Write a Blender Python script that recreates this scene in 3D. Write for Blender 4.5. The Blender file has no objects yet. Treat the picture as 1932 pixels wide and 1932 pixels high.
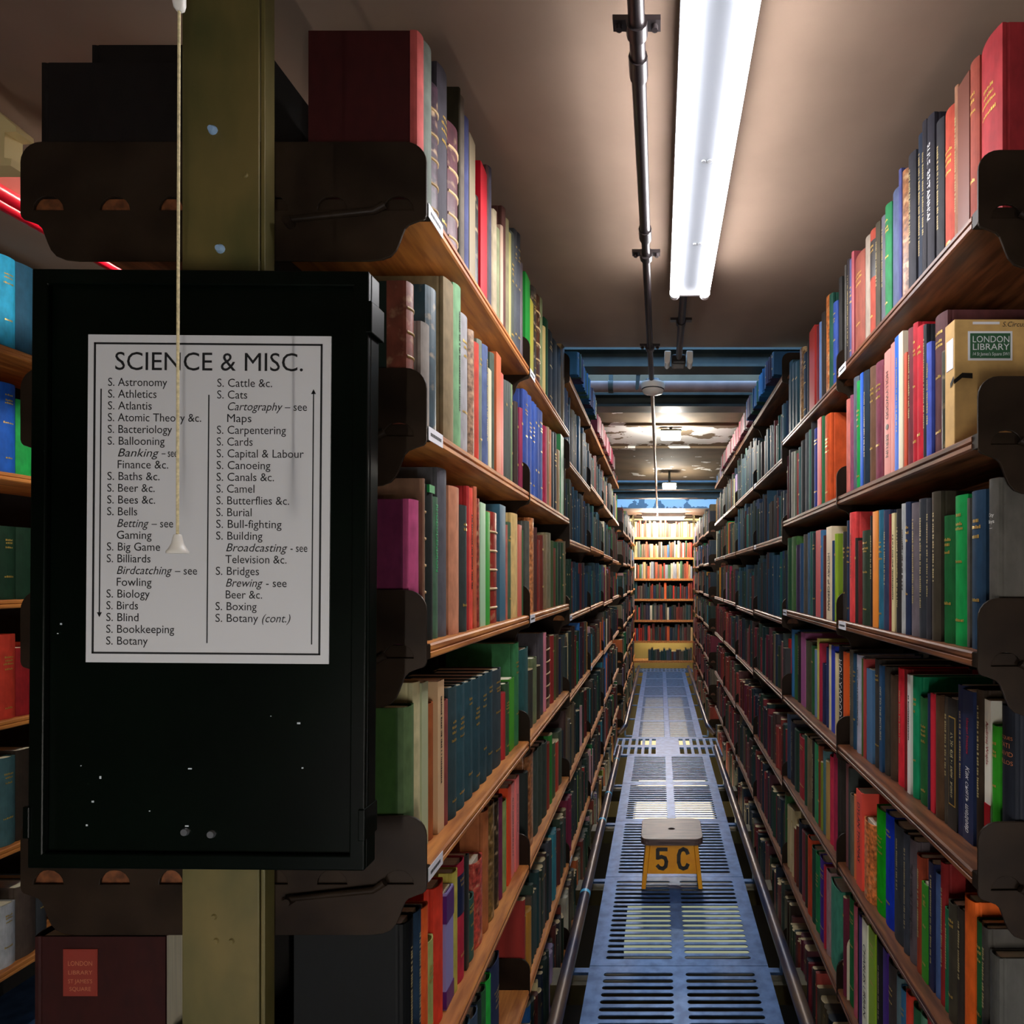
import bpy, math, random
from mathutils import Vector, Matrix
R = random.Random(7)
C = bpy.context.scene.collection
SC = bpy.context.scene
PI = math.pi

# ------------------------------------------------------------------ camera
F, VX, VY, CAMZ = 1150.0, 1244.0, 1090.0, 1.3
cd = bpy.data.cameras.new('camera'); cam = bpy.data.objects.new('camera', cd); C.objects.link(cam)
cam.location = (0, 0, CAMZ); cam.rotation_euler = (PI/2, 0, 0)
cd.sensor_width = 36; cd.lens = F/1932*36
cd.shift_x = (966-VX)/1932; cd.shift_y = (VY-966)/1932
cd.clip_start = .02
SC.camera = cam
# ------------------------------------------------------------------ world, exposure, light levels
w = bpy.data.worlds.new('sky'); SC.world = w; w.use_nodes = True
bg = w.node_tree.nodes['Background']; bg.inputs[0].default_value = (.30, .58, 1.0, 1); bg.inputs[1].default_value = 5.0
vs = SC.view_settings; vs.view_transform = 'Standard'; vs.look = 'None'; vs.exposure = 0.35; vs.gamma = 1.0
vs.use_curve_mapping = False
SC.cycles.max_bounces = 6; SC.cycles.diffuse_bounces = 4; SC.cycles.glossy_bounces = 3
SC.cycles.sample_clamp_indirect = 6
TUBE, LAMP1, LAMP2, LAMP3, LEFTL, BACK_FILL, LOWL, WALL_FILL = 46.0, 210.0, 170.0, 360.0, 85.0, 122.0, 2.6, 40.0

# ------------------------------------------------------------------ materials
def lin(h):
    h = h.lstrip('#'); o = []
    for i in (0, 2, 4):
        c = int(h[i:i+2], 16)/255
        o.append(c/12.92 if c <= .04045 else ((c+.055)/1.055)**2.4)
    return (*o, 1)
def mat(name, col, rough=.6, metal=0, noise=0, scale=20, col2=None, stretch=None, bump=0, spec=.5, emit=0):
    m = bpy.data.materials.new(name); m.use_nodes = True
    nt = m.node_tree; b = nt.nodes['Principled BSDF']
    c = lin(col) if isinstance(col, str) else col
    b.inputs['Base Color'].default_value = c; b.inputs['Roughness'].default_value = rough
    b.inputs['Metallic'].default_value = metal; b.inputs['Specular IOR Level'].default_value = spec
    if emit:
        b.inputs['Emission Color'].default_value = c; b.inputs['Emission Strength'].default_value = emit
    if noise or bump:
        tc = nt.nodes.new('ShaderNodeTexCoord'); mp = nt.nodes.new('ShaderNodeMapping')
        if stretch: mp.inputs['Scale'].default_value = stretch
        n = nt.nodes.new('ShaderNodeTexNoise'); n.inputs['Scale'].default_value = scale; n.inputs['Detail'].default_value = 5
        nt.links.new(tc.outputs['Object'], mp.inputs[0]); nt.links.new(mp.outputs[0], n.inputs[0])
        if noise:
            r = nt.nodes.new('ShaderNodeValToRGB'); d = lin(col2) if col2 else tuple(x*(1-noise) for x in c[:3])+(1,)
            r.color_ramp.elements[0].position = .36; r.color_ramp.elements[1].position = .64
            r.color_ramp.elements[0].color = d; r.color_ramp.elements[1].color = c
            nt.links.new(n.outputs[0], r.inputs[0]); nt.links.new(r.outputs[0], b.inputs['Base Color'])
        if bump:
            bp = nt.nodes.new('ShaderNodeBump'); bp.inputs['Strength'].default_value = bump; bp.inputs['Distance'].default_value = .002
            nt.links.new(n.outputs[0], bp.inputs['Height']); nt.links.new(bp.outputs[0], b.inputs['Normal'])
    return m
def objmat(name, rough, noise, scale, stretch=(1, 1, 1), bump=0, attr=None, spec=.4, lo=.5, hi=1.0, wear=0):
    """colour comes from the object's own colour (or a colour attribute), varied by cloth noise and scuffed wear"""
    m = bpy.data.materials.new(name); m.use_nodes = True
    nt = m.node_tree; b = nt.nodes['Principled BSDF']
    b.inputs['Roughness'].default_value = rough; b.inputs['Specular IOR Level'].default_value = spec
    if attr:
        s = nt.nodes.new('ShaderNodeVertexColor'); s.layer_name = attr; so = s.outputs['Color']
    else:
        s = nt.nodes.new('ShaderNodeObjectInfo'); so = s.outputs['Color']
    tc = nt.nodes.new('ShaderNodeTexCoord'); mp = nt.nodes.new('ShaderNodeMapping'); mp.inputs['Scale'].default_value = stretch
    n = nt.nodes.new('ShaderNodeTexNoise'); n.inputs['Scale'].default_value = scale; n.inputs['Detail'].default_value = 6
    nt.links.new(tc.outputs['Object'], mp.inputs[0]); nt.links.new(mp.outputs[0], n.inputs[0])
    r = nt.nodes.new('ShaderNodeMapRange'); r.inputs[1].default_value = .3; r.inputs[2].default_value = .7
    r.inputs[3].default_value = 1-noise; r.inputs[4].default_value = 1+noise*.4
    nt.links.new(n.outputs[0], r.inputs[0])
    mx = nt.nodes.new('ShaderNodeVectorMath'); mx.operation = 'SCALE'
    nt.links.new(so, mx.inputs[0]); nt.links.new(r.outputs[0], mx.inputs['Scale'])
    out = mx.outputs[0]
    if wear:
        n2 = nt.nodes.new('ShaderNodeTexNoise'); n2.inputs['Scale'].default_value = 45; n2.inputs['Detail'].default_value = 8
        nt.links.new(tc.outputs['Object'], n2.inputs[0])
        r2 = nt.nodes.new('ShaderNodeMapRange'); r2.inputs[1].default_value = .56; r2.inputs[2].default_value = .72; r2.inputs[4].default_value = wear
        nt.links.new(n2.outputs[0], r2.inputs[0])
        mm = nt.nodes.new('ShaderNodeMix'); mm.data_type = 'RGBA'
        nt.links.new(r2.outputs[0], mm.inputs[0]); nt.links.new(out, mm.inputs[6]); mm.inputs[7].default_value = (.5, .36, .2, 1)
        out = mm.outputs[2]
    nt.links.new(out, b.inputs['Base Color'])
    if bump:
        bp = nt.nodes.new('ShaderNodeBump'); bp.inputs['Strength'].default_value = bump; bp.inputs['Distance'].default_value = .001
        nt.links.new(n.outputs[0], bp.inputs['Height']); nt.links.new(bp.outputs[0], b.inputs['Normal'])
    return m
M = {}
M['cloth'] = objmat('book_cloth', .66, .28, 60, (1, 1, .5), .25, spec=.2)
M['paper'] = objmat('book_jacket', .5, .12, 8, spec=.4)
M['leather'] = objmat('book_leather', .42, .5, 40, (1, 1, .6), .5, wear=.55)
M['marble'] = objmat('book_marbled', .4, .8, 90, bump=.2, wear=.9)
M['mark'] = objmat('spine_mark', .4, .15, 30)
M['far'] = objmat('book_cloth_varied', .55, .35, 25, (1, 1, .2), attr='Col')
M['gilt'] = mat('gilt', 'd9b45a', .35, .6)
M['pages'] = mat('page_edges', 'f2e8cc', .85, noise=.25, scale=6, stretch=(1, 140, 1))
M['iron'] = mat('cast_iron_paint', '2c2219', .42, noise=.45, scale=9, col2='1a130d', bump=.15, spec=.12)
M['irong'] = mat('olive_iron_paint', '4d4426', .5, noise=.4, scale=9, col2='332c18')
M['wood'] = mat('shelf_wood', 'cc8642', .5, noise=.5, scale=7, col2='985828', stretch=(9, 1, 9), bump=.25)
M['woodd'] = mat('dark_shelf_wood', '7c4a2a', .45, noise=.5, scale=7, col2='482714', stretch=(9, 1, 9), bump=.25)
M['post'] = mat('old_olive_paint', '685b30', .55, noise=.5, scale=9, col2='464520', stretch=(1, 1, .5), bump=.2)
M['ceil'] = mat('plaster', '7f6a5a', .85, noise=.2, scale=3, col2='725e4f', bump=.3)
M['steel'] = mat('beam_paint', '333a34', .5, noise=.4, scale=8, col2='20261f')
M['grate'] = mat('iron_floor', '5072a2', .40, .4, noise=.35, scale=24, col2='385680', bump=.12)
M['rail'] = mat('worn_rail', '6c5a4c', .36, .35, noise=.6, scale=14, col2='2a3450', stretch=(1, .3, 1))
M['conduit'] = mat('conduit_black', '2a2324', .35, .3, noise=.3, scale=20)
M['white'] = mat('white_enamel', 'dcdcde', .35)
M['tray'] = mat('lamp_tray_enamel', '505358', .4)
M['plastic'] = mat('white_plastic', 'e8e4da', .4)
M['black'] = mat('black_green_enamel', '030a05', .32, noise=.5, scale=5, spec=.14)
M['ink'] = mat('ink', '151719', .6)
M['sheet'] = mat('laminated_paper', 'dfe0e2', .3, noise=.05, scale=3)
M['cord'] = mat('cord_fibre', 'e8d8a8', .8, noise=.3, scale=300)
M['yellow'] = mat('yellow_paint', 'f0a808', .35, noise=.15, scale=14, col2='e09200')
M['stool'] = mat('stool_wood', '6a5650', .42, noise=.5, scale=9, col2='3a2c28', stretch=(1, 14, 14), bump=.3)
M['bpaint'] = mat('black_paint', '14110c', .5)
M['chrome'] = mat('screw_steel', 'b8bcc0', .3, .9)
M['lblpap'] = mat('label_card', 'e2e2e8', .6)
M['pipe'] = mat('dusty_pink_pipe', '9c7f78', .6, noise=.3, scale=12)
M['gloom'] = mat('dark_void', '1a1714', .9)  # near-black standing for unlit depth behind the books and below the floor
M['cream'] = mat('cream_wall', 'd8c48c', .7, noise=.1, scale=4)
M['wall'] = mat('dim_wall', '4a4036', .85, noise=.2, scale=4)
M['red'] = mat('red_plastic', 'd0142c', .3)
M['pink'] = mat('faded_red', 'c86a60', .5)
M['tan'] = mat('tan_card', 'cfa766', .7, noise=.15, scale=40)
M['fleck'] = mat('paint_fleck', 'c8d2d8', .5)
M['blue'] = mat('pale_blue_tack', '8fb0d0', .5)
M['green'] = mat('label_green', '2e5a3c', .5)
M['cyan'] = mat('cyan_tape', '58b4d8', .4)
M['dredl'] = mat('russet_label', '7a2414', .6)
def emis(name, col, s):
    m = bpy.data.materials.new(name); m.use_nodes = True; nt = m.node_tree
    nt.nodes.remove(nt.nodes['Principled BSDF']); e = nt.nodes.new('ShaderNodeEmission')
    e.inputs[0].default_value = (*col, 1); e.inputs[1].default_value = s
    nt.links.new(e.outputs[0], nt.nodes['Material Output'].inputs[0]); return m
# ceiling with flaking paint
def peel_mat(name, base, flake, y0, y1, axis):
    m = mat(name, base, .8, noise=.3, scale=5, bump=.2); nt = m.node_tree; b = nt.nodes['Principled BSDF']
    src = b.inputs['Base Color'].links[0].from_socket
    tc = nt.nodes.new('ShaderNodeTexCoord'); n = nt.nodes.new('ShaderNodeTexNoise'); n.inputs['Scale'].default_value = 7; n.inputs['Detail'].default_value = 12
    nt.links.new(tc.outputs['Object'], n.inputs[0])
    sp = nt.nodes.new('ShaderNodeSeparateXYZ'); nt.links.new(tc.outputs['Object'], sp.inputs[0])
    a = nt.nodes.new('ShaderNodeMapRange'); a.inputs[1].default_value = y0; a.inputs[2].default_value = y0+(y1-y0)*.3; a.inputs[3].default_value = 0; a.inputs[4].default_value = 1
    c = nt.nodes.new('ShaderNodeMapRange'); c.inputs[1].default_value = y1-(y1-y0)*.3; c.inputs[2].default_value = y1; c.inputs[3].default_value = 1; c.inputs[4].default_value = 0
    nt.links.new(sp.outputs[axis], a.inputs[0]); nt.links.new(sp.outputs[axis], c.inputs[0])
    mu = nt.nodes.new('ShaderNodeMath'); mu.operation = 'MULTIPLY'; nt.links.new(a.outputs[0], mu.inputs[0]); nt.links.new(c.outputs[0], mu.inputs[1])
    ad = nt.nodes.new('ShaderNodeMath'); ad.operation = 'MULTIPLY_ADD'; ad.inputs[1].default_value = .21; nt.links.new(mu.outputs[0], ad.inputs[0]); nt.links.new(n.outputs[0], ad.inputs[2])
    gt = nt.nodes.new('ShaderNodeMath'); gt.operation = 'GREATER_THAN'; gt.inputs[1].default_value = .655; nt.links.new(ad.outputs[0], gt.inputs[0])
    mx = nt.nodes.new('ShaderNodeMix'); mx.data_type = 'RGBA'; nt.links.new(gt.outputs[0], mx.inputs[0]); nt.links.new(src, mx.inputs[6]); mx.inputs[7].default_value = lin(flake)
    nt.links.new(mx.outputs[2], b.inputs['Base Color']); return m
M['peel'] = peel_mat('flaking_plaster', '7d6a52', 'e8e6e2', 3.5, 4.25, 1)
M['peelb'] = peel_mat('flaking_blue_plaster', '7a8a94', 'd8e4ea', 2.15, 2.55, 2)

# ------------------------------------------------------------------ mesh helpers
class MB:
    def __init__(s): s.v = []; s.f = []; s.sm = []; s.c = []; s.mi = []
    def add(s, vs, fs, smooth=False, col=None, mi=0):
        o = len(s.v); s.v += [tuple(v) for v in vs]
        for f in fs:
            s.f.append([i+o for i in f]); s.sm.append(smooth); s.c.append(col); s.mi.append(mi)
        return s
    def box(s, x0, x1, y0, y1, z0, z1, col=None, mi=0):
        return s.add([(x0,y0,z0),(x1,y0,z0),(x1,y1,z0),(x0,y1,z0),(x0,y0,z1),(x1,y0,z1),(x1,y1,z1),(x0,y1,z1)],
                     [(3,2,1,0),(4,5,6,7),(0,1,5,4),(1,2,6,5),(2,3,7,6),(3,0,4,7)], False, col, mi)
    def tube(s, pts, r, n=12, caps=True, col=None):
        pts = [Vector(p) for p in pts]; rs = r if isinstance(r, (list, tuple)) else [r]*len(pts)
        ring = []; V = []; fs = []
        up = None
        for i, p in enumerate(pts):
            d = (pts[min(i+1, len(pts)-1)]-pts[max(i-1, 0)]).normalized()
            if up is None: up = Vector((0,0,1)) if abs(d.z) < .9 else Vector((1,0,0))
            a = d.cross(up).normalized(); b = a.cross(d).normalized(); up = b
            for k in range(n):
                t = 2*PI*k/n; V.append(p+a*math.cos(t)*rs[i]+b*math.sin(t)*rs[i])
        for i in range(len(pts)-1):
            for k in range(n):
                fs.append((i*n+k, i*n+(k+1)%n, (i+1)*n+(k+1)%n, (i+1)*n+k))
        s.add(V, fs, True, col)
        if caps:
            s.add(V[:n], [tuple(range(n))], False, col); s.add(V[-n:], [tuple(reversed(range(n)))], False, col)
        return s
    def lathe(s, prof, cx, cy, n=20, ax='z'):
        V = []; fs = []
        for (r, h) in prof:
            for k in range(n):
                t = 2*PI*k/n
                V.append((cx+r*math.cos(t), cy+r*math.sin(t), h))
        for i in range(len(prof)-1):
            for k in range(n): fs.append((i*n+k, i*n+(k+1)%n, (i+1)*n+(k+1)%n, (i+1)*n+k))
        s.add(V, fs, True)
        s.add(V[:n], [tuple(reversed(range(n)))]); s.add(V[-n:], [tuple(range(n))]); return s
    def prism(s, outline, axis, lo, hi, holes=()):
        """extrude a 2-D outline (with optional holes) along an axis"""
        from mathutils.geometry import tessellate_polygon
        loops = [list(outline)]+[list(h) for h in holes]
        def P(u, v, h): return {'x': (h,u,v), 'y': (u,h,v), 'z': (u,v,h)}[axis]
        flat = [p for l in loops for p in l]; n = len(flat)
        tri = tessellate_polygon([[Vector((p[0], p[1], 0)) for p in l] for l in loops])
        V = [P(*p, lo) for p in flat]+[P(*p, hi) for p in flat]
        fs = [tuple(t) for t in tri]+[tuple(i+n for i in reversed(t)) for t in tri]
        o = 0
        for l in loops:
            m = len(l)
            for i in range(m):
                j = (i+1) % m; fs.append((o+i, o+j, o+j+n, o+i+n))
            o += m
        return s.add(V, fs)
    def mesh(s, name, mats, bevel=False):
        me = bpy.data.meshes.new(name); me.from_pydata(s.v, [], s.f)
        me.polygons.foreach_set('use_smooth', s.sm)
        for m in (mats if isinstance(mats, (list, tuple)) else [mats]): me.materials.append(m)
        if any(s.mi): me.polygons.foreach_set('material_index', s.mi)
        if any(c is not None for c in s.c):
            at = me.color_attributes.new('Col', 'FLOAT_COLOR', 'CORNER')
            buf = []
            for f, c in zip(s.f, s.c): buf += list(c or (1,1,1,1))*len(f)
            at.data.foreach_set('color', buf)
        import bmesh
        bm = bmesh.new(); bm.from_mesh(me); bmesh.ops.recalc_face_normals(bm, faces=bm.faces); bm.to_mesh(me); bm.free()
        me.update(); return me
    def obj(s, name, m, parent=None, bevel=0, col=None):
        return mkobj(name, s.mesh(name, m), parent, bevel, col)
def mkobj(name, me, parent=None, bevel=0, col=None, loc=None, rot=None):
    o = bpy.data.objects.new(name, me); C.objects.link(o)
    if parent: o.parent = parent
    if bevel:
        b = o.modifiers.new('soft_edges', 'BEVEL'); b.width = bevel; b.segments = 2; b.limit_method = 'ANGLE'
    if col: o.color = col
    if loc: o.location = loc
    if rot: o.rotation_euler = rot
    return o
def thing(name, label, cat, loc=(0,0,0), rot=(0,0,0), group=None):
    o = bpy.data.objects.new(name, None); C.objects.link(o); o.location = loc; o.rotation_euler = rot
    o.empty_display_size = .05
    o['label'] = label; o['category'] = cat
    if group: o['group'] = group
    return o
def tag(o, label, cat, group=None):
    o['label'] = label; o['category'] = cat
    if group: o['group'] = group
    return o
def struct(name, mb, m, bevel=0):
    o = mb.obj(name, m, None, bevel); o['kind'] = 'structure'; return o
_fc = {}
def text_mesh(txt, size, shear=0, align='LEFT', space=1.0):
    """flat lettering as vertices and faces in the XY plane"""
    k = (txt, size, shear, align, space)
    if k in _fc: return _fc[k]
    cu = bpy.data.curves.new('lettering', 'FONT'); cu.body = txt; cu.size = size; cu.shear = shear
    cu.align_x = align; cu.space_character = space; cu.resolution_u = 3
    o = bpy.data.objects.new('lettering', cu); C.objects.link(o)
    bpy.context.view_layer.update()
    me = bpy.data.meshes.new_from_object(o.evaluated_get(bpy.context.evaluated_depsgraph_get()))
    vs_ = [tuple(v.co) for v in me.vertices]; fs = [tuple(p.vertices) for p in me.polygons]
    bpy.data.objects.remove(o); bpy.data.curves.remove(cu); bpy.data.meshes.remove(me)
    _fc[k] = (vs_, fs); return _fc[k]
def px(x, y, Y):                       # a point seen at photo pixel (x, y), at depth Y
    return ((x-VX)*Y/F, Y, CAMZ+(VY-y)*Y/F)

# ------------------------------------------------------------------ layout numbers (metres)
XL, XR = -.346, .473                   # front edges of the shelves either side of the aisle
HALF = .298                            # half depth of the double-sided bookcases
Y0, BAY = .90, .72
CEIL = 2.2
S_NEAR_L = [1.862, 1.528, 1.200, .866, .537, .2045, -.128]
S_NEAR_R = [1.850, 1.516, 1.188, .857, .545, .208, -.125]
S_NEAR_R2 = [1.828, 1.516, 1.180, .850, .540, .205, -.125]
S_FAR = [2.083, 1.765, 1.450, 1.142, .838, .515, .205, -.125]
ORD = ['first', 'second', 'third', 'fourth', 'fifth', 'sixth', 'seventh', 'eighth', 'ninth', 'tenth']

# ------------------------------------------------------------------ structure: slabs, wells, walls, floor
mb = MB().box(-2.9, 2.2, -2.6, 2.38, CEIL, CEIL+.2); struct('ceiling', mb, M['ceil'])
mb = MB().box(-2.9, 2.2, 3.27, 5.6, CEIL, CEIL+.3)
mb.box(-.66, .79, 3.55, 3.585, CEIL-.014, CEIL); mb.box(-.66, .79, 4.17, 4.2, CEIL-.014, CEIL)
struct('ceiling_2', mb, M['peel'])
mb = MB().box(-2.9, 2.2, 7.95, 9.3, CEIL, CEIL+.12); struct('ceiling_3', mb, M['ceil'])
mb = MB().box(-2.9, 2.2, 7.90, 7.949, CEIL, CEIL+.4); struct('trim_1', mb, M['peelb'])
for (a, b, nm) in ((2.38, 3.27, 'well_side'), (5.6, 7.9, 'well_side')):
    mb = MB().box(-2.9, -.66, a+.001, b-.001, CEIL+.17, CEIL+.2).box(.79, 2.2, a+.001, b-.001, CEIL+.17, CEIL+.2)
    mb.box(-.70, -.66, a+.001, b-.001, CEIL+.2, CEIL+1.2).box(.79, .83, a+.001, b-.001, CEIL+.2, CEIL+1.2)  # unseen shaft walls added to shape the light from above
    o = struct('trim_2' if a < 3 else 'trim_3', mb, M['steel'])
def ibeam(name, y, z0, z1, wd, m=M['steel'], x0=-.655, x1=.785):
    mb = MB().box(x0, x1, y-wd/2, y+wd/2, z0, z0+.012).box(x0, x1, y-wd/2, y+wd/2, z1-.012, z1).box(x0, x1, y-.006, y+.006, z0+.012, z1-.012)
    o = struct(name, mb, m); return o
ibeam('beam', 2.76, 2.238, 2.325, .11)
ibeam('beam.001', 3.16, 2.172, 2.242, .12)
ibeam('beam.002', 5.75, 2.225, 2.30, .1)
ibeam('beam.003', 6.25, 2.20, 2.275, .1)
ibeam('beam.004', 6.85, 2.19, 2.27, .12)
mb = MB().box(-.655, .785, 2.93, 2.96, 2.286, 2.292); struct('beam.005', mb, M['steel'])
struct('wall_back', MB().box(-2.9, 2.2, 9.301, 9.4, -2.4, 3.2), M['cream'])
struct('wall_front', MB().box(-2.9, 2.2, -1.2, -1.101, -2.4, CEIL+.2), M['wall'])
struct('wall_left', MB().box(-3.0, -2.901, -2.7, 9.4, -2.4, 3.2), M['wall'])
struct('wall_right', MB().box(2.201, 2.3, -2.7, 9.4, -2.4, 3.2), M['wall'])
struct('floor_2', MB().box(-2.9, 2.2, -2.6, 9.3, -2.4, -2.35), M['gloom'])
# pierced iron floor: panels with two columns of slots
WX0, WX1 = -.233, .364
def slot_panel(mb, xa, xb, ya, yb, n, x_m=.078, x_g=.055, fill=.56, ends=.045, th=.003):
    W = xb-xa; L = yb-ya; e = ends*L if n > 1 else ends*L
    g0 = xa+W*x_m; g1 = xa+W*(.5-x_g/2); h0 = xa+W*(.5+x_g/2); h1 = xb-W*x_m
    def cell(x0, x1, y0, y1):
        r = (y1-y0)*fill/2; cy = (y0+y1)/2
        out = [(x0,y0),(x1,y0),(x1,y1),(x0,y1)]; inn = []
        for k in range(5):
            t = -PI/2+PI*k/4; inn.append((x1-.004-r+r*math.cos(t), cy+r*math.sin(t)))
        for k in range(5):
            t = PI/2+PI*k/4; inn.append((x0+.004+r+r*math.cos(t), cy+r*math.sin(t)))
        for z, flip in ((0, False), (-th, True)):
            V = [(*p, z) for p in out+inn]
            fs = [(0,1,4+0,4+9), (1,2,4+4,4+3,4+2,4+1,4+0), (2,3,4+5,4+4), (3,0,4+9,4+8,4+7,4+6,4+5)]
            mb.add(V, [tuple(reversed(f)) for f in fs] if flip else fs)
        V = [(*p, 0) for p in inn]+[(*p, -th) for p in inn]
        mb.add(V, [(i, (i+1) % 10, (i+1) % 10+10, i+10) for i in range(10)])
    mb.box(xa, g0, ya, yb, -th, 0).box(h1, xb, ya, yb, -th, 0).box(g1, h0, ya, yb, -th, 0)
    for (u, v) in ((g0, g1), (h0, h1)):
        mb.box(u, v, ya, ya+e, -th, 0).box(u, v, yb-e, yb, -th, 0)
        p = (L-2*e)/n
        for k in range(n): cell(u, v, ya+e+k*p, ya+e+(k+1)*p)
mb = MB()
seams = [.221, .828, 1.435, 2.042, 2.649, 3.256, 3.86, 4.462]
for a, b in zip(seams, seams[1:]): slot_panel(mb, WX0, WX1, a+.0012, b-.0012, 17)
s2 = [4.95, 5.54, 6.12, 6.70, 7.28, 7.86, 8.44]
for a, b in zip(s2, s2[1:]): slot_panel(mb, WX0+.01, WX1-.01, a+.002, b-.002, 17)
# cross strip with square holes
def hole_strip(mb, x0, x1, y0, y1, skip):
    th = .014
    rows = 2; n = 15; cw = (x1-x0)/n; rh = (y1-y0)/rows
    for r in range(rows):
        for k in range(n):
            ax, ay = x0+k*cw, y0+r*rh
            if k in skip: mb.box(ax, ax+cw, ay, ay+rh, -th, 0); continue
            bx = cw*.2; by = rh*.14
            mb.box(ax, ax+bx, ay, ay+rh, -th, 0).box(ax+cw-bx, ax+cw, ay, ay+rh, -th, 0)
            mb.box(ax+bx, ax+cw-bx, ay, ay+by, -th, 0).box(ax+bx, ax+cw-bx, ay+rh-by, ay+rh, -th, 0)
hole_strip(mb, -.338, .465, 4.464, 4.948, (6, 7, 8))
hole_strip(mb, -.338, .465, 8.442, 8.74, ())
mb.box(-1.5, 1.6, -2.6, .219, -.014, 0)
mb.box(-2.9, -.95, .221, 9.29, -.014, 0)
mb.box(1.08, 2.2, .221, 9.29, -.014, 0)
struct('floor', mb, M['grate'])
for i, y in enumerate([1.435, 2.042, 2.649, 3.256, 3.86]):
    mb = MB().box(-.40, .52, y-.045, y+.045, -.10, -.035); struct('beam.%03d' % (6+i), mb, M['irong'])

# ------------------------------------------------------------------ bookcases
def shelf_profile(x0, x1, t=.023):      # outline in (x, z): front edge with a reeded nosing, front at x1
    s = 1 if x1 > x0 else -1
    return [(x0, 0), (x1-.003*s, 0), (x1, -.003), (x1, -.009), (x1-.0025*s, -.0105), (x1-.0025*s, -.0125), (x1, -.014), (x1, -t+.003), (x1-.003*s, -t), (x0, -t)]
def bracket_outline(m=1.0):
    """outline in (u, v): u inward from the front edge, v up from the shelf top"""
    pts = [(.246, .082), (.03, .082)]
    for k in range(1, 7):
        t = PI/2*k/6; pts.append((.030-.030*math.sin(t), .052+.030*math.cos(t)))
    pts += [(0, -.024), (.0015, -.029), (.005, -.0325), (.016, -.036), (.026, -.040), (.032, -.046), (.036, -.056), (.040, -.067), (.045, -.078), (.053, -.087), (.066, -.092), (.085, -.094), (.246, -.094)]
    holes = []
    for (a, b) in ((.019, .064), (.117, .162), (.205, .240)):
        c = (a+b)/2; r = (b-a)/2
        holes.append([(a, -.019), (b, -.019)]+[(c+r*math.cos(PI*k/8), -.019+.021*math.sin(PI*k/8)) for k in range(1, 8)])
    return pts, holes
OUT, HOLES = bracket_outline()
# shared bracket meshes: one per side of the aisle
def bracket_mesh(sign):                 # sign +1: front edge at +x
    mb = MB().prism([(-u*sign, v) for u, v in OUT], 'y', 0, .004, [[(-u*sign, v) for u, v in h] for h in HOLES])
    return mb.mesh('bracket', M['iron'])
BRK = {1: bracket_mesh(1), -1: bracket_mesh(-1)}
def lever_mesh(sign):
    mb = MB().tube([(-.06*sign, -.004, -.014), (-.075*sign, -.006, -.024), (-.208*sign, -.006, -.038)], [.006, .005, .004], 8)
    mb.tube([(-.200*sign, -.013, -.040), (-.200*sign, .001, -.040)], [.006, .008], 10)
    return mb.mesh('shelf_pin', M['iron'])
LEV = {1: lever_mesh(1), -1: lever_mesh(-1)}
BAYNAMES = {}
def bookcase(side, name_label, cat, ya, yb, shelves, wood, xf, near_end=False, nlab=(), hide_bottom=False):
    """one bay, one side of a double-sided stack. side +1: spines face +x (left of the aisle)"""
    t = thing('bookcase', name_label, cat, (xf, ya, 0), group='library shelving bays')
    D = .282
    for i, z in enumerate(shelves):
        mb = MB().prism(shelf_profile(-D*side, 0), 'y', .024 if near_end else .005, yb-ya-.001)
        sh = mb.obj('shelf', wood, t); sh.location = (0, 0, z)
        if i in nlab:
            l0 = .012 if side > 0 else yb-ya-.075
            lb = MB().box(0, .001*side, l0, l0+.06, -.0215, -.001).obj('label_card', M['lblpap'], sh)
            l2 = MB()
            yy = l0+.008
            for k in range(8):
                wd = R.uniform(.003, .006); l2.box(.001*side, .0012*side, yy, yy+wd, -.014, -.009); yy += wd+.0012
            l2.obj('card_print', M['ink'], sh)
        br = mkobj('bracket', BRK[side], t, .0008); br.location = (.002*side, 0, z)
        if near_end:
            MB().box(min(-.003*side, -D*side), max(-.003*side, -D*side), .0045, .0235, -.0225, -.0005).obj('hole_shade_plate', M['iron'], br)  # dark plate added behind the bracket holes so they look shaded
            p = mkobj('shelf_pin', LEV[side], br)
    mb = MB().box(-(D+.02)*side, -(D-.03)*side, .002, .03, -.6, CEIL-.001); mb.obj('upright', M['irong'], t)
    MB().box(-(D+.014)*side, -(D+.004)*side, .031, yb-ya-.001, -.55, CEIL-.05).obj('dark_backing', M['gloom'], t)  # dark sheet added for the shade behind the books and against stray light
    return t
def bay_label(side, i, blk):
    s = 'behind the black sign' if side > 0 else 'opposite the black sign'
    n = ['nearest bay', 'second bay', 'third bay', 'fourth bay', 'fifth bay', 'sixth bay'][i]
    if blk: n = ['first bay', 'second bay', 'third bay', 'fourth bay'][i]+' past the cross passage'
    return 'iron and wood book shelving %s, %s' % (s, n)
bays = []       # (side, ya, yb, shelves, xf, traced key, light)
for i in range(6):
    ya = Y0+BAY*i
    for side, xf in ((1, XL), (-1, XR)):
        sh = (S_NEAR_L if side > 0 else (S_NEAR_R, S_NEAR_R2)[min(i, 1)]) if i < 2 else S_FAR
        sh = list(sh)
        if i >= 2: sh = [z+R.choice((-.012, 0, 0, .012)) if 0 < k < 6 else z for k, z in enumerate(sh)]
        nl = {(1, 0): (0, 1, 3), (1, 1): (0, 2), (-1, 0): (0, 2), (-1, 1): (2,)}.get((side, i), tuple(R.sample(range(1, 7), 2)))
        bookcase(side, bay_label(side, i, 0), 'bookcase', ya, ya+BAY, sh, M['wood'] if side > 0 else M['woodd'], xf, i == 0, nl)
        bays.append((side, ya, ya+BAY, sh, xf, i))
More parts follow.
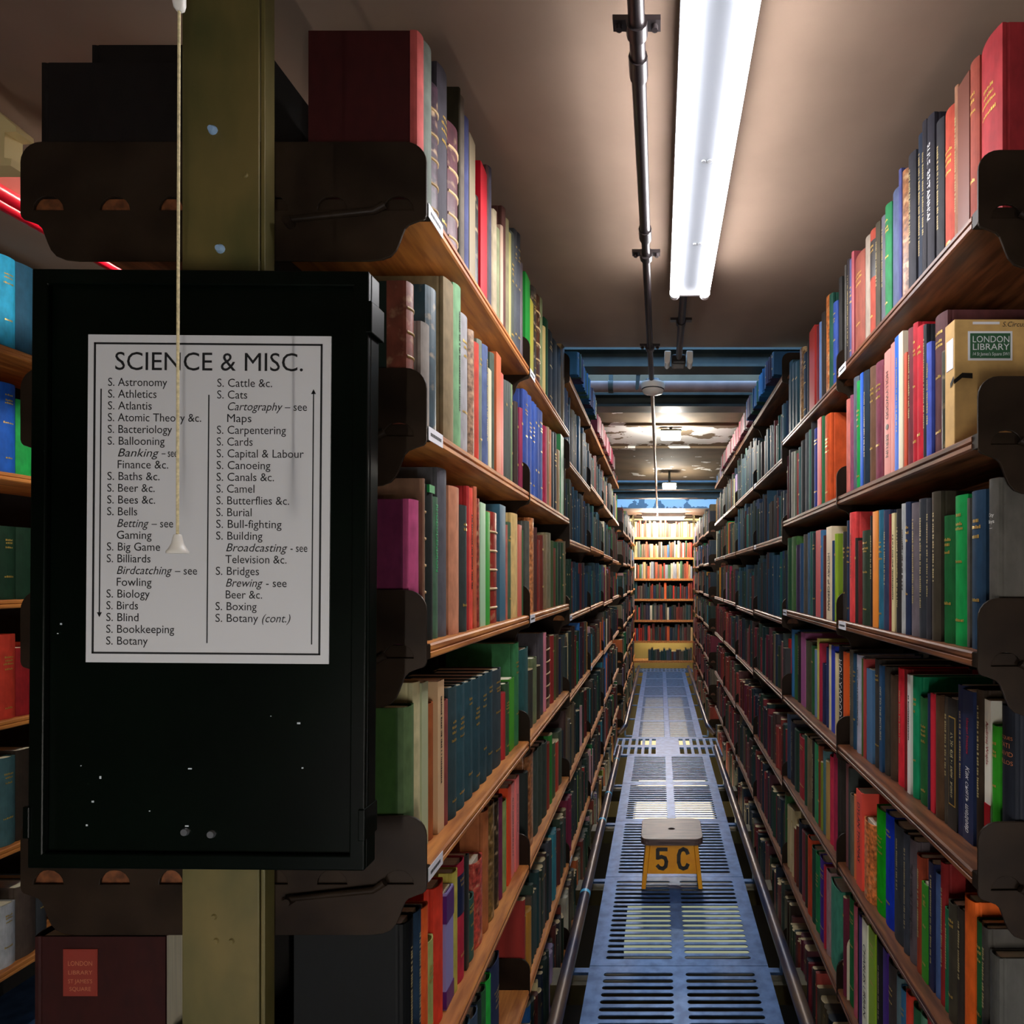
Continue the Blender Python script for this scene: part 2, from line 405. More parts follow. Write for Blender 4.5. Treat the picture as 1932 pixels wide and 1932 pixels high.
for i in range(4):
    ya = 5.82+BAY*i
    for side, xf in ((1, XL), (-1, XR)):
        sh = [z+.015*((i % 2)-.5) for z in S_FAR[1:]]
        bookcase(side, bay_label(side, i, 1), 'bookcase', ya, ya+BAY, sh, M['wood'] if side > 0 else M['woodd'], xf, False, ())
        bays.append((side, ya, ya+BAY, sh, xf, 10+i))
# ------------------------------------------------------------------ books
# rows of traced spines, nearest first:  near-edge px, far-edge px, top px, colour, style+mark
T = {}
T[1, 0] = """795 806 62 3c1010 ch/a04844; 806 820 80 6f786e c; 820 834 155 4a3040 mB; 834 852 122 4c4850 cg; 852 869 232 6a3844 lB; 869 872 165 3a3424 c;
872 880 180 7a7064 c; 880 887 220 565c8a c; 887 898 253 a8987a p; 898 908 365 2a241e m; 908 920 307 d80c28 p; 920 924 312 6c4a4a c; 924 929 314 5a5666 c; 929 934 392 b0a080 c;
934 940 395 c8b898 c; 940 947 428 9aa078 c; 947 951 425 c8a890 p; 951 957 390 6c443c c; 957 962 412 98906a c; 962 966 438 a8a060 cg; 966 973 436 5c6258 cg; 973 978 432 585c60 cg; 978 984 438 4c5058 cg;
984 991 495 54484c cg; 991 1000 515 189030 p; 1000 1007 562 b8b040 p; 1007 1014 540 4a4238 mg; 1014 1021 555 583420 lB; 1021 1027 560 96a070 c; 1027 1031 615 c8b070 c; 1031 1038 600 1c5030 c; 1038 1046 622 20242a cg; 1046 1054 640 1c2630 c; 1054 1062 652 182028 c; 1062 1070 650 6c5838 p"""
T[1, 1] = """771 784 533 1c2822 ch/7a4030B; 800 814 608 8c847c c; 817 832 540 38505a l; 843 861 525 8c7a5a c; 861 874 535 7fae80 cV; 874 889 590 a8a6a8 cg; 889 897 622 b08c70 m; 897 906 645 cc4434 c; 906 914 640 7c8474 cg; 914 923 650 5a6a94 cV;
923 929 695 d8d0ac p; 929 936 665 4c5a4c c; 936 945 665 d06a3c p; 945 950 703 d86858 p; 950 954 715 4c544e cg; 954 958 717 4c544e cg; 958 962 719 4a524c cg; 962 965 722 4c544e cg; 965 968 725 7c9464 c;
985 998 735 3a4f94 cg; 998 1005 745 4058a0 cg; 1005 1010 757 3c5aa8 cg; 1010 1014 762 3a58a4 cg; 1014 1019 768 3a5498 cg; 1019 1027 773 4a5c98 cg; 1028 1034 803 b03050 c; 1034 1038 805 a08060 c; 1038 1042 810 d08058 p; 1042 1047 814 343a3c lB; 1047 1053 815 20242c cg; 1053 1058 848 b89868 c; 1058 1064 820 3c9458 p"""
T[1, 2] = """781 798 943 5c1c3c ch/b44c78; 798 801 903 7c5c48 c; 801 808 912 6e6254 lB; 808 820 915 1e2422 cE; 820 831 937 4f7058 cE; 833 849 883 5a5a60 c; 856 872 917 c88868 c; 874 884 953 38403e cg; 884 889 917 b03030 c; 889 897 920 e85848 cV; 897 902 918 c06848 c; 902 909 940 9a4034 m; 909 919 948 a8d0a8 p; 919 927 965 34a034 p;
928 945 965 943024 lB; 947 956 952 3c6a80 p; 956 961 990 b86858 c; 961 968 985 4c644a cg; 968 980 968 d8b878 c; 980 986 990 d07060 p; 986 990 1000 3c6440 c; 990 996 997 34583c cV; 997 1003 983 56564e c; 1003 1011 977 d08450 m; 1011 1015 995 50302c lB; 1015 1022 1018 843028 c; 1022 1027 1010 6a2c22 c; 1027 1035 1008 847050 c; 1035 1042 1005 7a7458 c; 1042 1046 1020 4a5a34 c; 1046 1050 1034 7c4030 c; 1050 1055 1023 2c5434 cg; 1055 1060 1024 2c3c30 cg; 1060 1065 1024 28502c cg"""
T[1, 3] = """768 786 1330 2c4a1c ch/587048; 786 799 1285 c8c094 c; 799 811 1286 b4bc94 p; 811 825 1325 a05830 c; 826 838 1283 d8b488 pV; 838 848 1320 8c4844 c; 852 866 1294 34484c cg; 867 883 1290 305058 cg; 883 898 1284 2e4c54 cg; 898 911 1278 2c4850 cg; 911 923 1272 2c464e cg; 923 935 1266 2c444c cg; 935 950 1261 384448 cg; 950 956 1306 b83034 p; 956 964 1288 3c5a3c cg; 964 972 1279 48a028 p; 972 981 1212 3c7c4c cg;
985 1001 1222 2c5a58 c; 1001 1008 1262 3c3c34 lB; 1008 1016 1240 707c58 c; 1016 1022 1255 3c3428 mB; 1022 1029 1193 4c484c c; 1029 1032 1193 e08c9c p; 1032 1042 1200 4a2c20 lB; 1042 1047 1198 a03430 c; 1047 1051 1200 585c34 c; 1051 1056 1197 50402c c; 1056 1060 1204 28304c c; 1060 1064 1200 4c5048 c; 1064 1070 1196 4a5c5c c"""
T[1, 4] = """768 786 1728 060808 cV; 786 799 1712 24384c cV; 799 811 1705 d85c28 c; 811 825 1768 9ca460 cg; 825 842 1662 d03c28 c; 843 857 1673 8c84b8 pP; 857 866 1640 b8ac50 c; 866 880 1620 b02c40 cL; 880 885 1612 202420 p; 886 899 1688 34564c cg; 899 915 1615 c04c40 m; 916 925 1525 a8643c c; 925 937 1513 7c6030 m; 937 946 1508 3c3020 m; 946 953 1500 702c4c c; 953 960 1508 8c9c5c c; 960 966 1482 e84c20 p; 966 973 1476 e88c84 pV; 973 986 1464 e87c78 pV; 986 994 1447 245a34 c;
994 998 1455 242c28 c; 998 1010 1418 a4683c m; 1011 1019 1412 3c4840 c; 1019 1027 1404 384438 c; 1027 1034 1398 38423a c; 1034 1039 1400 8c3428 c; 1039 1044 1384 308c34 p; 1044 1050 1398 4c5c3c c; 1050 1056 1396 c04430 p; 1056 1062 1376 44503c c; 1062 1069 1374 243038 c"""
T[1, 5] = """876 892 1925 48687c c; 892 906 1905 38485c c; 906 914 1880 24302c c; 914 922 1862 2c5c34 c; 922 931 1840 2cb040 c; 931 946 1803 2c3450 cg"""
T[1, 6] = ""
T[-1, 0] = """1882 1843 52 b4343a cg; 1842 1825 108 a44c3c cg; 1825 1803 138 7c4434 p; 1803 1796 160 b07c60 cV; 1796 1776 197 c8503c cg; 1776 1762 222 34343a cV; 1758 1745 214 302e38 cW; 1745 1737 226 302e36 cV; 1737 1728 250 283448 cV; 1722 1709 285 34343c cV;
1708 1698 318 a87048 m; 1698 1693 318 505490 c; 1693 1678 352 5c688c c; 1678 1667 382 2c8c54 cg; 1667 1658 405 6c6c78 cV; 1658 1650 418 4c4434 cV; 1650 1639 430 b84c38 cL; 1638 1627 442 b0a090 c; 1627 1609 472 a45848 cg; 1609 1605 474 904048 c; 1605 1600 487 5c6494 cg; 1600 1595 488 3c3436 cV; 1595 1590 500 34302c cV; 1590 1584 516 3c3a38 c; 1584 1579 522 2c2a28 c;
1576 1569 568 3450a0 cg; 1569 1563 553 1c5040 c; 1563 1554 555 d07838 m; 1554 1548 588 342c28 c; 1548 1544 607 506890 p; 1544 1537 612 702028 c; 1537 1527 615 b02c28 p; 1527 1520 640 242020 c; 1520 1512 663 243448 cg; 1512 1505 655 a87c48 m; 1505 1499 680 204048 c; 1499 1493 682 183840 c; 1493 1487 680 1c3c44 c"""
T[-1, 1] = """1803 1785 605 d0ac70 X; 1783 1773 660 3c4030 l; 1779 1756 588 5a3438 cg; 1755 1746 645 5064c8 cV; 1746 1740 612 2c3034 cV; 1740 1727 613 cc2434 cg; 1727 1718 608 b82030 cg; 1718 1709 618 783840 cV; 1709 1704 665 e06044 p; 1704 1696 625 ece2c4 p; 1696 1687 632 1868d8 pV; 1687 1679 645 e08c84 p; 1679 1667 658 e8948a pW; 1667 1660 688 702838 c; 1660 1646 680 7c3a4c cg; 1646 1636 690 6c4c38 cg; 1636 1626 698 1e2e3c cV; 1626 1621 703 2464d8 p; 1621 1615 718 1c9c48 cg; 1615 1606 710 5c6470 c; 1606 1601 745 8c4c68 c; 1601 1587 752 cc7468 c;
1563 1552 780 d85828 cg; 1552 1549 785 2c6c44 c; 1549 1542 787 d82c38 p; 1542 1533 806 1c3490 cg; 1533 1529 795 2c2c30 cV; 1529 1524 810 3c6c60 c; 1524 1516 815 4c5458 c; 1516 1509 830 383c3c c; 1509 1505 843 4c7070 c; 1505 1502 855 9c3834 c; 1502 1496 850 6c7860 c; 1496 1491 852 a09c8c c; 1491 1487 848 2c2c2c c; 1487 1482 860 5c2c30 c"""
T[-1, 2] = """1880 1862 902 504e48 cH; 1852 1826 924 1c3850 cg; 1826 1821 940 5c5850 c; 1821 1797 933 0c9044 cg; 1797 1777 972 145c2c cg; 1768 1752 927 3c362a cV; 1751 1743 940 34343a cV; 1742 1727 940 30343a cV; 1727 1713 948 6a6268 cV; 1713 1704 947 24304c cg; 1704 1696 950 b0b4b4 cV; 1696 1686 960 2c2a2a cV; 1686 1680 968 e8d8a0 pV; 1680 1675 970 7c242c c; 1675 1664 962 343c58 cV; 1664 1655 962 2c6880 cg; 1655 1645 964 f09030 p; 1645 1639 973 202024 cV; 1639 1622 1000 2c3c2c cg; 1622 1616 1020 682024 c; 1616 1612 1015 2c2824 cV; 1612 1600 966 e04848 cV; 1600 1594 982 24344c cg;
1594 1587 1003 302e2e cg; 1587 1578 1002 e06c50 p; 1578 1573 1007 8cac2c p; 1573 1568 1020 244068 p; 1568 1558 993 f0dcb8 pR; 1558 1551 1010 5c2c28 c; 1551 1546 1000 3c6c94 p; 1546 1537 1000 d06060 p; 1537 1531 1005 2c3438 cg; 1531 1526 1003 34645c c; 1526 1520 1005 3c5c78 c; 1520 1513 1008 545048 c; 1513 1507 1025 2c5074 p; 1507 1500 1028 40304c c; 1500 1490 1012 446c38 c; 1490 1484 1015 285834 c"""
T[-1, 3] = """1908 1884 1330 181c24 cT; 1884 1869 1368 2c8c1c cg; 1869 1857 1320 d8d4c4 pJ; 1852 1838 1300 34291f cV; 1836 1816 1302 1c2848 pK; 1815 1806 1292 1c2444 pV; 1804 1787 1317 24221e pU; 1786 1776 1313 403a32 cV; 1776 1761 1310 4c3826 c; 1761 1753 1308 c02434 p; 1753 1749 1308 242850 p; 1748 1729 1315 20562c cg; 1728 1717 1275 108054 cg; 1717 1711 1273 dcdad4 pV; 1711 1704 1262 6c1c1c c; 1703 1688 1260 c82834 cV; 1686 1674 1272 443428 c; 1674 1666 1257 38342e c; 1664 1658 1255 1c4468 pO; 1658 1646 1243 343230 cg; 1643 1633 1262 466c90 p; 1633 1628 1243 a03838 p; 1628 1624 1243 4c7034 c; 1624 1614 1235 a0a4b4 cV; 1614 1607 1233 24445c cg; 1607 1598 1225 4c4840 cV; 1598 1590 1230 dc5818 p;
1588 1578 1218 26262a cY; 1578 1574 1232 ead8a4 p; 1574 1567 1218 2038b0 p; 1567 1562 1216 e0d4a8 pV; 1562 1556 1221 24305c c; 1556 1548 1252 242848 c; 1548 1544 1213 b82c48 p; 1544 1540 1204 ccc868 p; 1540 1535 1225 6c84a4 p; 1535 1529 1218 2c6034 c; 1529 1518 1208 484634 c; 1518 1510 1193 9c5484 p; 1510 1503 1193 282424 cV; 1503 1497 1197 3c6c3c p; 1497 1491 1187 3c7cb0 p; 1491 1484 1204 c82824 p"""
T[-1, 4] = """1880 1862 1795 3c3c38 c; 1862 1850 1745 34322e cV; 1850 1836 1735 1c5028 cg; 1832 1813 1690 c8581c c; 1812 1801 1712 2c2620 cV; 1801 1786 1700 343026 cg; 1786 1778 1712 1c5c3c cV; 1778 1769 1625 7c2020 cV; 1769 1760 1645 3c5078 c; 1760 1750 1625 141a3c pV; 1750 1739 1665 2c7c18 pg; 1738 1727 1612 80341f cV; 1726 1712 1580 4c4448 cQ; 1712 1703 1570 30343c cV; 1703 1683 1552 2c3034 cV; 1682 1665 1532 0c2c9c cg; 1664 1648 1522 109014 cg; 1640 1626 1545 d07840 m; 1625 1615 1490 ec4c3c pD; 1615 1609 1500 e8703c p; 1609 1601 1498 5c5648 c;
1590 1583 1432 28241f c; 1583 1577 1430 2c2a24 c; 1577 1569 1420 902440 c; 1569 1562 1425 b02c44 c; 1562 1556 1435 b89454 c; 1556 1551 1415 4c7478 c; 1551 1547 1437 8c9c2c p; 1547 1542 1405 7c3c24 c; 1542 1536 1402 187c48 p; 1536 1529 1395 24201e cV; 1529 1521 1390 6c5c44 c; 1521 1516 1385 24503c cg; 1515 1504 1388 902830 cg; 1504 1497 1375 284838 c; 1497 1488 1360 202028 cV; 1488 1480 1345 3c4c60 c"""
T[-1, 5] = """1790 1776 1925 342c28 c; 1776 1760 1920 6c2424 c; 1760 1746 1912 a02c34 c; 1746 1731 1910 5c8c70 c; 1731 1717 1895 285838 c; 1717 1707 1870 b83828 c; 1707 1696 1862 2c5c7c cg; 1696 1687 1838 4c6064 c; 1686 1672 1812 342e2a cg; 1671 1664 1790 3c1c6c p; 1662 1648 1772 1e1c1a cV; 1648 1636 1750 7c9c20 pg; 1635 1626 1735 e0d8bc pC; 1626 1621 1728 3c2464 p; 1621 1616 1715 201c1c c; 1616 1609 1705 9c4c58 c; 1608 1597 1690 185c2c cg;
1580 1563 1663 3c7c64 c; 1563 1556 1640 8c7070 c; 1556 1553 1632 b82038 p; 1553 1543 1616 3c2474 cg; 1543 1536 1608 1c6c3c cg; 1536 1529 1597 1c4030 c; 1529 1522 1578 a83c20 c; 1522 1517 1572 3c3c24 c; 1517 1511 1566 782c34 c; 1511 1504 1548 20242c c; 1504 1501 1556 5c2c20 c; 1501 1496 1560 88341e c; 1496 1492 1526 ccb888 m; 1492 1488 1522 ccb888 m; 1488 1484 1518 c8b484 m; 1484 1479 1497 2c6028 c"""
TXT = {'W0': 'RULE, BRITANNIA!', 'W1': 'HOLLYWOOD  \u25cf  BERLIN', 'R': 'HISTORY of GERMAN', 'K': 'Как снять шедевр', 'U': 'ANDREI RUBLEV Andrei Tarkovsky', 'J': 'Andrzej Wajda',
       'O': 'OFF TO THE PICTURES', 'Y': 'HOLLYWOOD', 'Q': 'THE WHOLE EQUATION', 'D': 'DYLAN THOMAS', 'C': 'CHARLES URBAN', 'E0': 'ICHIGOLODENDRON', 'H': 'City|Boys|—', 'T': 'JACQUES|TATI|DAVID|BELLOS'}

def spine_x(y, t, b): return b*(1-(2*y/t-1)**2)
def cover_mesh(t, H, D, b, bt, joint):
    """boards and rounded spine in one piece: fore-edge at -D, spine at +x"""
    n = 8
    arc = [(spine_x(t*k/n, t, b)-b, t*k/n) for k in range(n+1)]
    outer = [(-D, 0), (-.011-b, 0), (-.008-b, joint), (-.005-b, 0)]+[(x, y) for x, y in arc]
    outer += [(-.005-b, t), (-.008-b, t-joint), (-.011-b, t), (-D, t)]
    inner = [(-D, bt), (-.006-b, bt)]
    inner += [(x-.002, bt+(t-2*bt)*k/n) for k, (x, y) in enumerate(arc) if 1 <= k < n]
    inner += [(-.006-b, t-bt), (-D, t-bt)]
    poly = outer+inner[::-1]
    mb = MB().prism(poly, 'z', 0, H)
    for i in range(len(mb.f)):
        if len(mb.f[i]) == 4: mb.sm[i] = False
    return mb
def dash_marks(t, H, b, kind, rr):
    """illegible stamped lettering as tiny raised patches that follow the spine"""
    mb = MB()
    def patch(y0, y1, z0, z1):
        V = []
        for z in (z0, z1):
            for k in range(3):
                y = y0+(y1-y0)*k/2; V.append((spine_x(y, t, b)-b+.0006, y, z))
        mb.add(V, [(0,1,4,3), (1,2,5,4)])
    if kind == 'g':
        for zc in rr.choice(([.80, .76, .70, .30], [.84, .80, .2], [.72, .68, .64, .58, .12], [.86, .80, .77, .55, .16])):
            wd = t*rr.uniform(.35, .62); y = t/2-wd/2
            while y < t/2+wd/2:
                d = rr.uniform(.0012, .0035); patch(y, min(y+d, t/2+wd/2+.001), H*zc, H*zc+rr.uniform(.003, .0055)); y += d+.0011
    else:
        w_ = min(t*.3, .006); z = H*rr.uniform(.80, .9); end = H*rr.uniform(.2, .45)
        while z > end:
            d = rr.uniform(.0018, .0042); patch(t/2-w_/2, t/2+w_/2*rr.uniform(.5, 1), z-d, z); z -= d+rr.choice((.0012, .0012, .0012, .004))
    return mb
def spine_text(txt, t, H, b, vertical=True, z0=.82, size=None, shear=0, zmax=None):
    mb = MB()
    if vertical:
        size = size or t*.62
        V, Fc = text_mesh(txt, size, shear)
        L = max(v[0] for v in V); zmax = zmax or H*.74; k = min(1, zmax/L)
        P = []
        for u, v, _ in V:
            y = t/2-size*.34+v; P.append((spine_x(min(max(y, 0), t), t, b)-b+.0008, y, H*z0-u*k))
        mb.add(P, Fc)
    else:
        for i, ln in enumerate(txt.split('|')):
            V, Fc = text_mesh(ln, size or t*.36, 0, 'CENTER')
            L = max(v[0] for v in V)-min(v[0] for v in V); k = min(1, t*.86/L)
            mb.add([(spine_x(min(max(t/2+u*k, 0), t), t, b)-b+.0008, t/2+u*k, H*z0-i*(size or t*.36)*1.25+v*k) for u, v, _ in V], Fc)
    return mb
def jit(h, a=.05):
    c = lin(h); k = 1+R.uniform(-a, a); return tuple(min(1, x*k) for x in c[:3])+(1,)
BOOST = {(1, 0): .74, (-1, 0): .68, (1, 1): .9, (-1, 1): .9, (1, 4): 1.15, (1, 5): 1.2, (-1, 3): 1.25, (-1, 4): 1.4, (-1, 5): 1.5}  # top shelves darkened, low ones lightened: tube falloff evened out in the colour
def make_book(side, xs, y0, y1, z, H, D, hexc, st, key, boost=1.0):
    t = y1-y0; rr = random.Random(hash(key) & 0xffff)
    o = thing('book', '', 'book', (xs, y0 if side > 0 else y1, z), (0, 0, 0 if side > 0 else PI))
    base, mk = st[0], st[1:]
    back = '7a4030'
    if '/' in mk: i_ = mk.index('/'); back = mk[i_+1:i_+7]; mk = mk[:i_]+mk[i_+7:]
    b = {'c': min(.006, t*.18), 'l': min(.008, t*.25), 'm': min(.008, t*.25), 'p': .0006, 'X': .0004}[base]
    bt = min(.0028, t*.16) if base != 'p' else min(.0009, t*.1)
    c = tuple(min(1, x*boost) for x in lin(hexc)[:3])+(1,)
    m = M[{'c': 'cloth', 'l': 'leather', 'm': 'marble', 'p': 'paper', 'X': 'cloth'}[base]]
    cv = cover_mesh(t, H, D, b, bt, .0009 if base in 'cm' and t > .01 else .0)
    cov = cv.obj('cover', m, o, 0, c)
    inset = .003 if base != 'p' else .0004
    MB().box(-D+inset, -.0065-b, bt*1.02, t-bt*1.02, inset, H-inset).obj('page_block', M['pages'], o)
    lum = .3*c[0]+.6*c[1]+.1*c[2]
    if 'B' in mk:
        for k in range(5):
            zc = H*(.14+.17*k); V = []
            tb = MB(); ring = []
            n = 6
            for i in range(n+1):
                y = t*(.02+.96*i/n); x = spine_x(y, t, b)-b
                ring.append((x, y))
            for dz, dx in ((-.003, -.0005), (-.0015, .002), (.0015, .002), (.003, -.0005)):
                V += [(x+dx, y, zc+dz) for x, y in ring]
            tb.add(V, [(r*(n+1)+i, r*(n+1)+i+1, (r+1)*(n+1)+i+1, (r+1)*(n+1)+i) for r in range(3) for i in range(n)], True)
            tb.obj('raised_band', M['mark'], o, 0, lin('c8a878') if base == 'l' else lin('8c7040'))
    if 'h' in mk:                        # half binding in leather; other spines paler cloth, their lit tone painted in
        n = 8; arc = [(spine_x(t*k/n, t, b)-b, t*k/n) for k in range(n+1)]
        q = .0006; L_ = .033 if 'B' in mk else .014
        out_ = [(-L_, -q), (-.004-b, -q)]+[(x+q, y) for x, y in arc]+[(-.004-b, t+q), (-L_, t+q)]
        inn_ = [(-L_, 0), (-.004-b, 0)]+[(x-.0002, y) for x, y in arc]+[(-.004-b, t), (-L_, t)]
        MB().prism(out_+inn_[::-1], 'z', -.0003, H+.0006).obj('leather_or_lit_back', M['leather' if 'B' in mk else 'cloth'], o, 0, lin(back))
    for ch in mk:
        if ch == 'g': dash_marks(t, H, b, 'g', rr).obj('gilt_title', M['gilt'], o)
        elif ch == 'V':
            col = lin('a89868') if lum < .25 else lin('282018')
            dash_marks(t, H, b, 'v', rr).obj('spine_title', M['mark'], o, 0, col)
        elif ch == 'E':
            if t > .009 and hexc.startswith('4f'): spine_text('RHODODENDRON', t, H, b, True, .95, t*.5, zmax=H*.62).obj('spine_title', M['mark'], o, 0, lin('20b060'))
            else: MB().box(-.01, .0006-b+spine_x(t*.5, t, b), .002, t-.002, H-.012, H+.0005).obj('cap_tape', M['mark'], o, 0, lin('189048'))
        elif ch == 'L':
            mb = MB(); V = []
            z0, z1 = (H*.56, H*.90)
            for zz in (z0, z1): V += [(spine_x(t*(.04+.92*k/6), t, b)-b+.0006, t*(.04+.92*k/6), zz) for k in range(7)]
            mb.add(V, [(k, k+1, k+8, k+7) for k in range(6)])
            mb.obj('title_label', M['mark'], o, 0, lin('1c2444' if side > 0 else '1a1614'))
            dash_marks(t, H, b+.0004, 'g', random.Random(3)).obj('gilt_title', M['gilt'], o)
        elif ch in 'WRKUJOYQDC':
            s = TXT.get(ch) or TXT['W1' if base == 'p' else 'W0']
            col = lin('2a2020') if lum > .25 else lin('e8e8e8')
            if ch == 'J':
                mb = MB(); mb.box(-.02, .0006, .0006, t-.0006, .002, H*.33)
                mb.obj('red_panel', M['mark'], o, 0, lin('b01420')); col = lin('9c2018')
            if ch == 'U':
                MB().box(-.001, .0004, t*.15, t*.85, H*.18, H*.86).box(-.001, .0007, t*.19, t*.81, H*.19, H*.85, mi=1).obj('title_frame', [M['gilt'], M['ink']], o); col = lin('e0d498')
            if ch == 'O': col = lin('e8dcb0')
            if ch == 'Q': col = lin('14100e')
            spine_text(s, t, H, b+.0004, True, {'K': .5, 'J': .86, 'U': .74, 'Y': .86, 'R': .72, 'W': .84, 'D': .88}.get(ch, .8), t*(.62 if ch not in 'QK' else .5), .2 if ch in 'K' else 0, H*{'K': .44, 'J': .5, 'U': .5, 'W': .68}.get(ch, .62)).obj('spine_title', M['mark'], o, 0, col)
            if ch == 'K': spine_text('Михаил Ромадин', t, H, b+.0004, True, .82, t*.3, 0, H*.24).obj('author_line', M['mark'], o, 0, lin('c01830'))
        elif ch == 'P':
            MB().box(-.06, .0007, -.0003, t+.0003, H*.74, H-.004).box(-.06, .0007, -.0003, t+.0003, .002, H*.16).obj('purple_band', M['mark'], o, 0, lin('54206c'))
        elif ch in 'HT':
            spine_text(TXT[ch], t, H, b, False, .78 if ch == 'H' else .80, t*.3).obj('spine_title', M['mark'], o, 0, lin('d8d8d0' if ch == 'H' else 'b06a40'))
    return o
STUFF = MB()
PAGE = lin('b09c74')
def far_book(side, xs, y0, y1, z, H, D, col, end=False):
    """a simple bound volume for the shelves too far off to show its parts"""
    t = y1-y0; b = min(.006, t*.2); n = 4
    arc = [(spine_x(t*k/n, t, b)-b, t*k/n) for k in range(n+1)]
    prof = [(-D, 0)]+arc+[(-D, t)]
    def P(x, y, zz):
        if end: return (xs+y, y0-x if False else z[1]-x, zz)
        return (xs+x*side, y0+y, zz)
    zb = z if not end else z[0]
    V = [P(x, y, zb) for x, y in prof]+[P(x, y, zb+H) for x, y in prof]; m = len(prof)
    STUFF.add(V, [(i, (i+1) % m, (i+1) % m+m, i+m) for i in range(m)], False, col)
    STUFF.add(V[m:], [tuple(range(m))], False, PAGE if R.random() < .4 else tuple(x*.5 for x in col[:3])+(1,))
    g = R.random()
    if g < .35 and t > .012:             # a stamped line or label on some
        for zc in ((.8, .3) if g < .15 else (.75,)):
            y_a, y_b = t*.25, t*.75; xx = spine_x(t*.3, t, b)-b+.001
            q = [P(xx, y_a, zb+H*zc), P(xx, y_b, zb+H*zc), P(xx, y_b, zb+H*zc+.006), P(xx, y_a, zb+H*zc+.006)]
            STUFF.add(q, [(0,1,2,3)], False, lin('b89850'))
PAL_DARK = ['2c4034', '243430', '34403c', '1c2c38', '202c40', '3c4844', '4c4c44', '54483c', '3c2c24', '5c2c28', '6c2824', '44302c', '2c3c2c', '284434', '3c3c3c', '60584c', '283848', '1c3c3c', '7c3428', '484c54', '6c6048', '38303c']
PAL_ACC = ['b03830', 'c86838', '2c6cb0', 'c8b888', 'd8d0b8', '8c9c3c', 'c88c30', '1c7c44', '8c2848', 'a08cb0', '3c8c98', 'd0a0a0']
PAL_BLUE = ['1c3c4c', '243c5c', '1c4450', '2c5060', '183438', '24485c', '303c48', '1c5c54']
def rand_cols(side, bay, k):
    r = R.random()
    if bay in (2, 3) and k <= 3 and r < .6: return R.choice(PAL_BLUE)
    if side > 0 and bay >= 2 and bay < 6 and k in (3, 4) and r < .3: return R.choice(PAL_ACC)
    if side < 0 and k >= 4 and r < .38: return R.choice(['7c2830', '6c2438', '8c3c34', '5c3038', 'a04038', '7c4c4c'])
    return R.choice(PAL_ACC) if r < .2 else R.choice(PAL_DARK)
# --- gather traced books, measure how large each shows, keep the 300 largest as things
rows = {}
for (side, k), s in T.items():
    base = abs(XL if side > 0 else XR)
    set_ = {(1, 3): .022, (-1, 3): .03, (1, 4): .018, (-1, 2): .010}.get((side, k), .014)
    L = []
    prev = Y0+.006
    for it in [q for q in s.replace('\n', ' ').split(';') if q.strip()]:
        a, b_, yt, hx, st = it.split()
        a, b_, yt = float(a), float(b_), float(yt)
        s_ = set_
        need = prev*abs(a-VX)/F-base
        if set_ < need < .062: s_ = need
        elif need >= .062: s_ = min(.06, need)
        s_ = max(s_, set_)
        ya = F*(base+s_)/abs(a-VX); yb = F*(base+s_)/abs(b_-VX)
        for j in range(1, 3):            # keep clear of the bracket plate at each bay joint
            yj = Y0+BAY*j
            if ya < yj+.006 and yb > yj-.002 and yb-yj > yj-ya: ya = max(ya, yj+.006)
            elif ya < yj-.002 < yb: yb = yj-.003
        if ya-prev < .014 or ya < prev: ya = prev+.0006
        if yb-ya < .007: yb = ya+.008
        bay = 1 if ya >= Y0+BAY else 0
        if bay == 0 and yb > Y0+BAY-.002: yb = Y0+BAY-.003
        if yb-ya < .005: continue
        sh = [q for q in bays if q[0] == side and q[5] == bay][0][3]
        zt = CAMZ+(VY-yt)*((ya*.85+yb*.15) if yt < VY else (ya*.3+yb*.7))/F
        H = zt-sh[k]; top = (sh[k-1]-.024 if k > 0 else CEIL)-sh[k]-.006
        H = min(max(H, .12), top)
        a2, b2 = abs(F*base/ya), abs(F*base/yb)
        L.append(dict(side=side, k=k, ya=ya, yb=yb, z=sh[k], H=H, hx=hx, st=st, bay=bay, xs=(XL-s_ if side > 0 else XR+s_), area=(a2-b2)*H*F/ya+(H*F/ya*2 if len(L) == 0 else 0)))
        prev = yb
    rows[side, k] = L
allb = sorted((b for L in rows.values() for b in L), key=lambda q: -q['area'])
for i, b in enumerate(allb): b['own'] = i < 300 or b['st'] == 'X'
NAMES = [('black', '1c1a1a'), ('charcoal', '34343a'), ('dark grey', '504e4c'), ('grey', '7c7a78'), ('pale grey', 'b0b0b0'), ('cream', 'e0d4b0'), ('tan', 'b89868'), ('beige', 'c8b898'), ('brown', '6c4834'), ('dark brown', '402c20'),
         ('maroon', '602830'), ('dark red', '8c2828'), ('red', 'c83034'), ('bright red', 'e0202c'), ('rust red', 'b04c38'), ('pink', 'e08c8c'), ('plum', '8c4868'), ('purple', '3c2468'), ('lavender', '9088b8'), ('orange', 'dc6828'), ('amber', 'f09838'),
         ('olive', '6c6840'), ('yellow-green', 'a8a848'), ('sage green', '90a078'), ('pale green', 'a0c8a0'), ('bright green', '18983c'), ('dark green', '245034'), ('green', '487c48'), ('teal', '2c5c60'), ('slate blue', '506488'), ('navy', '1c2a4c'), ('bright blue', '2050c0'), ('steel blue', '3c6c90')]
def cname(h):
    a = [int(h[i:i+2], 16) for i in (0, 2, 4)]
    return min(NAMES, key=lambda n: sum((x-int(n[1][i:i+2], 16))**2 for x, i in zip(a, (0, 2, 4))))[0]
GROUPS = {}
labels = {}
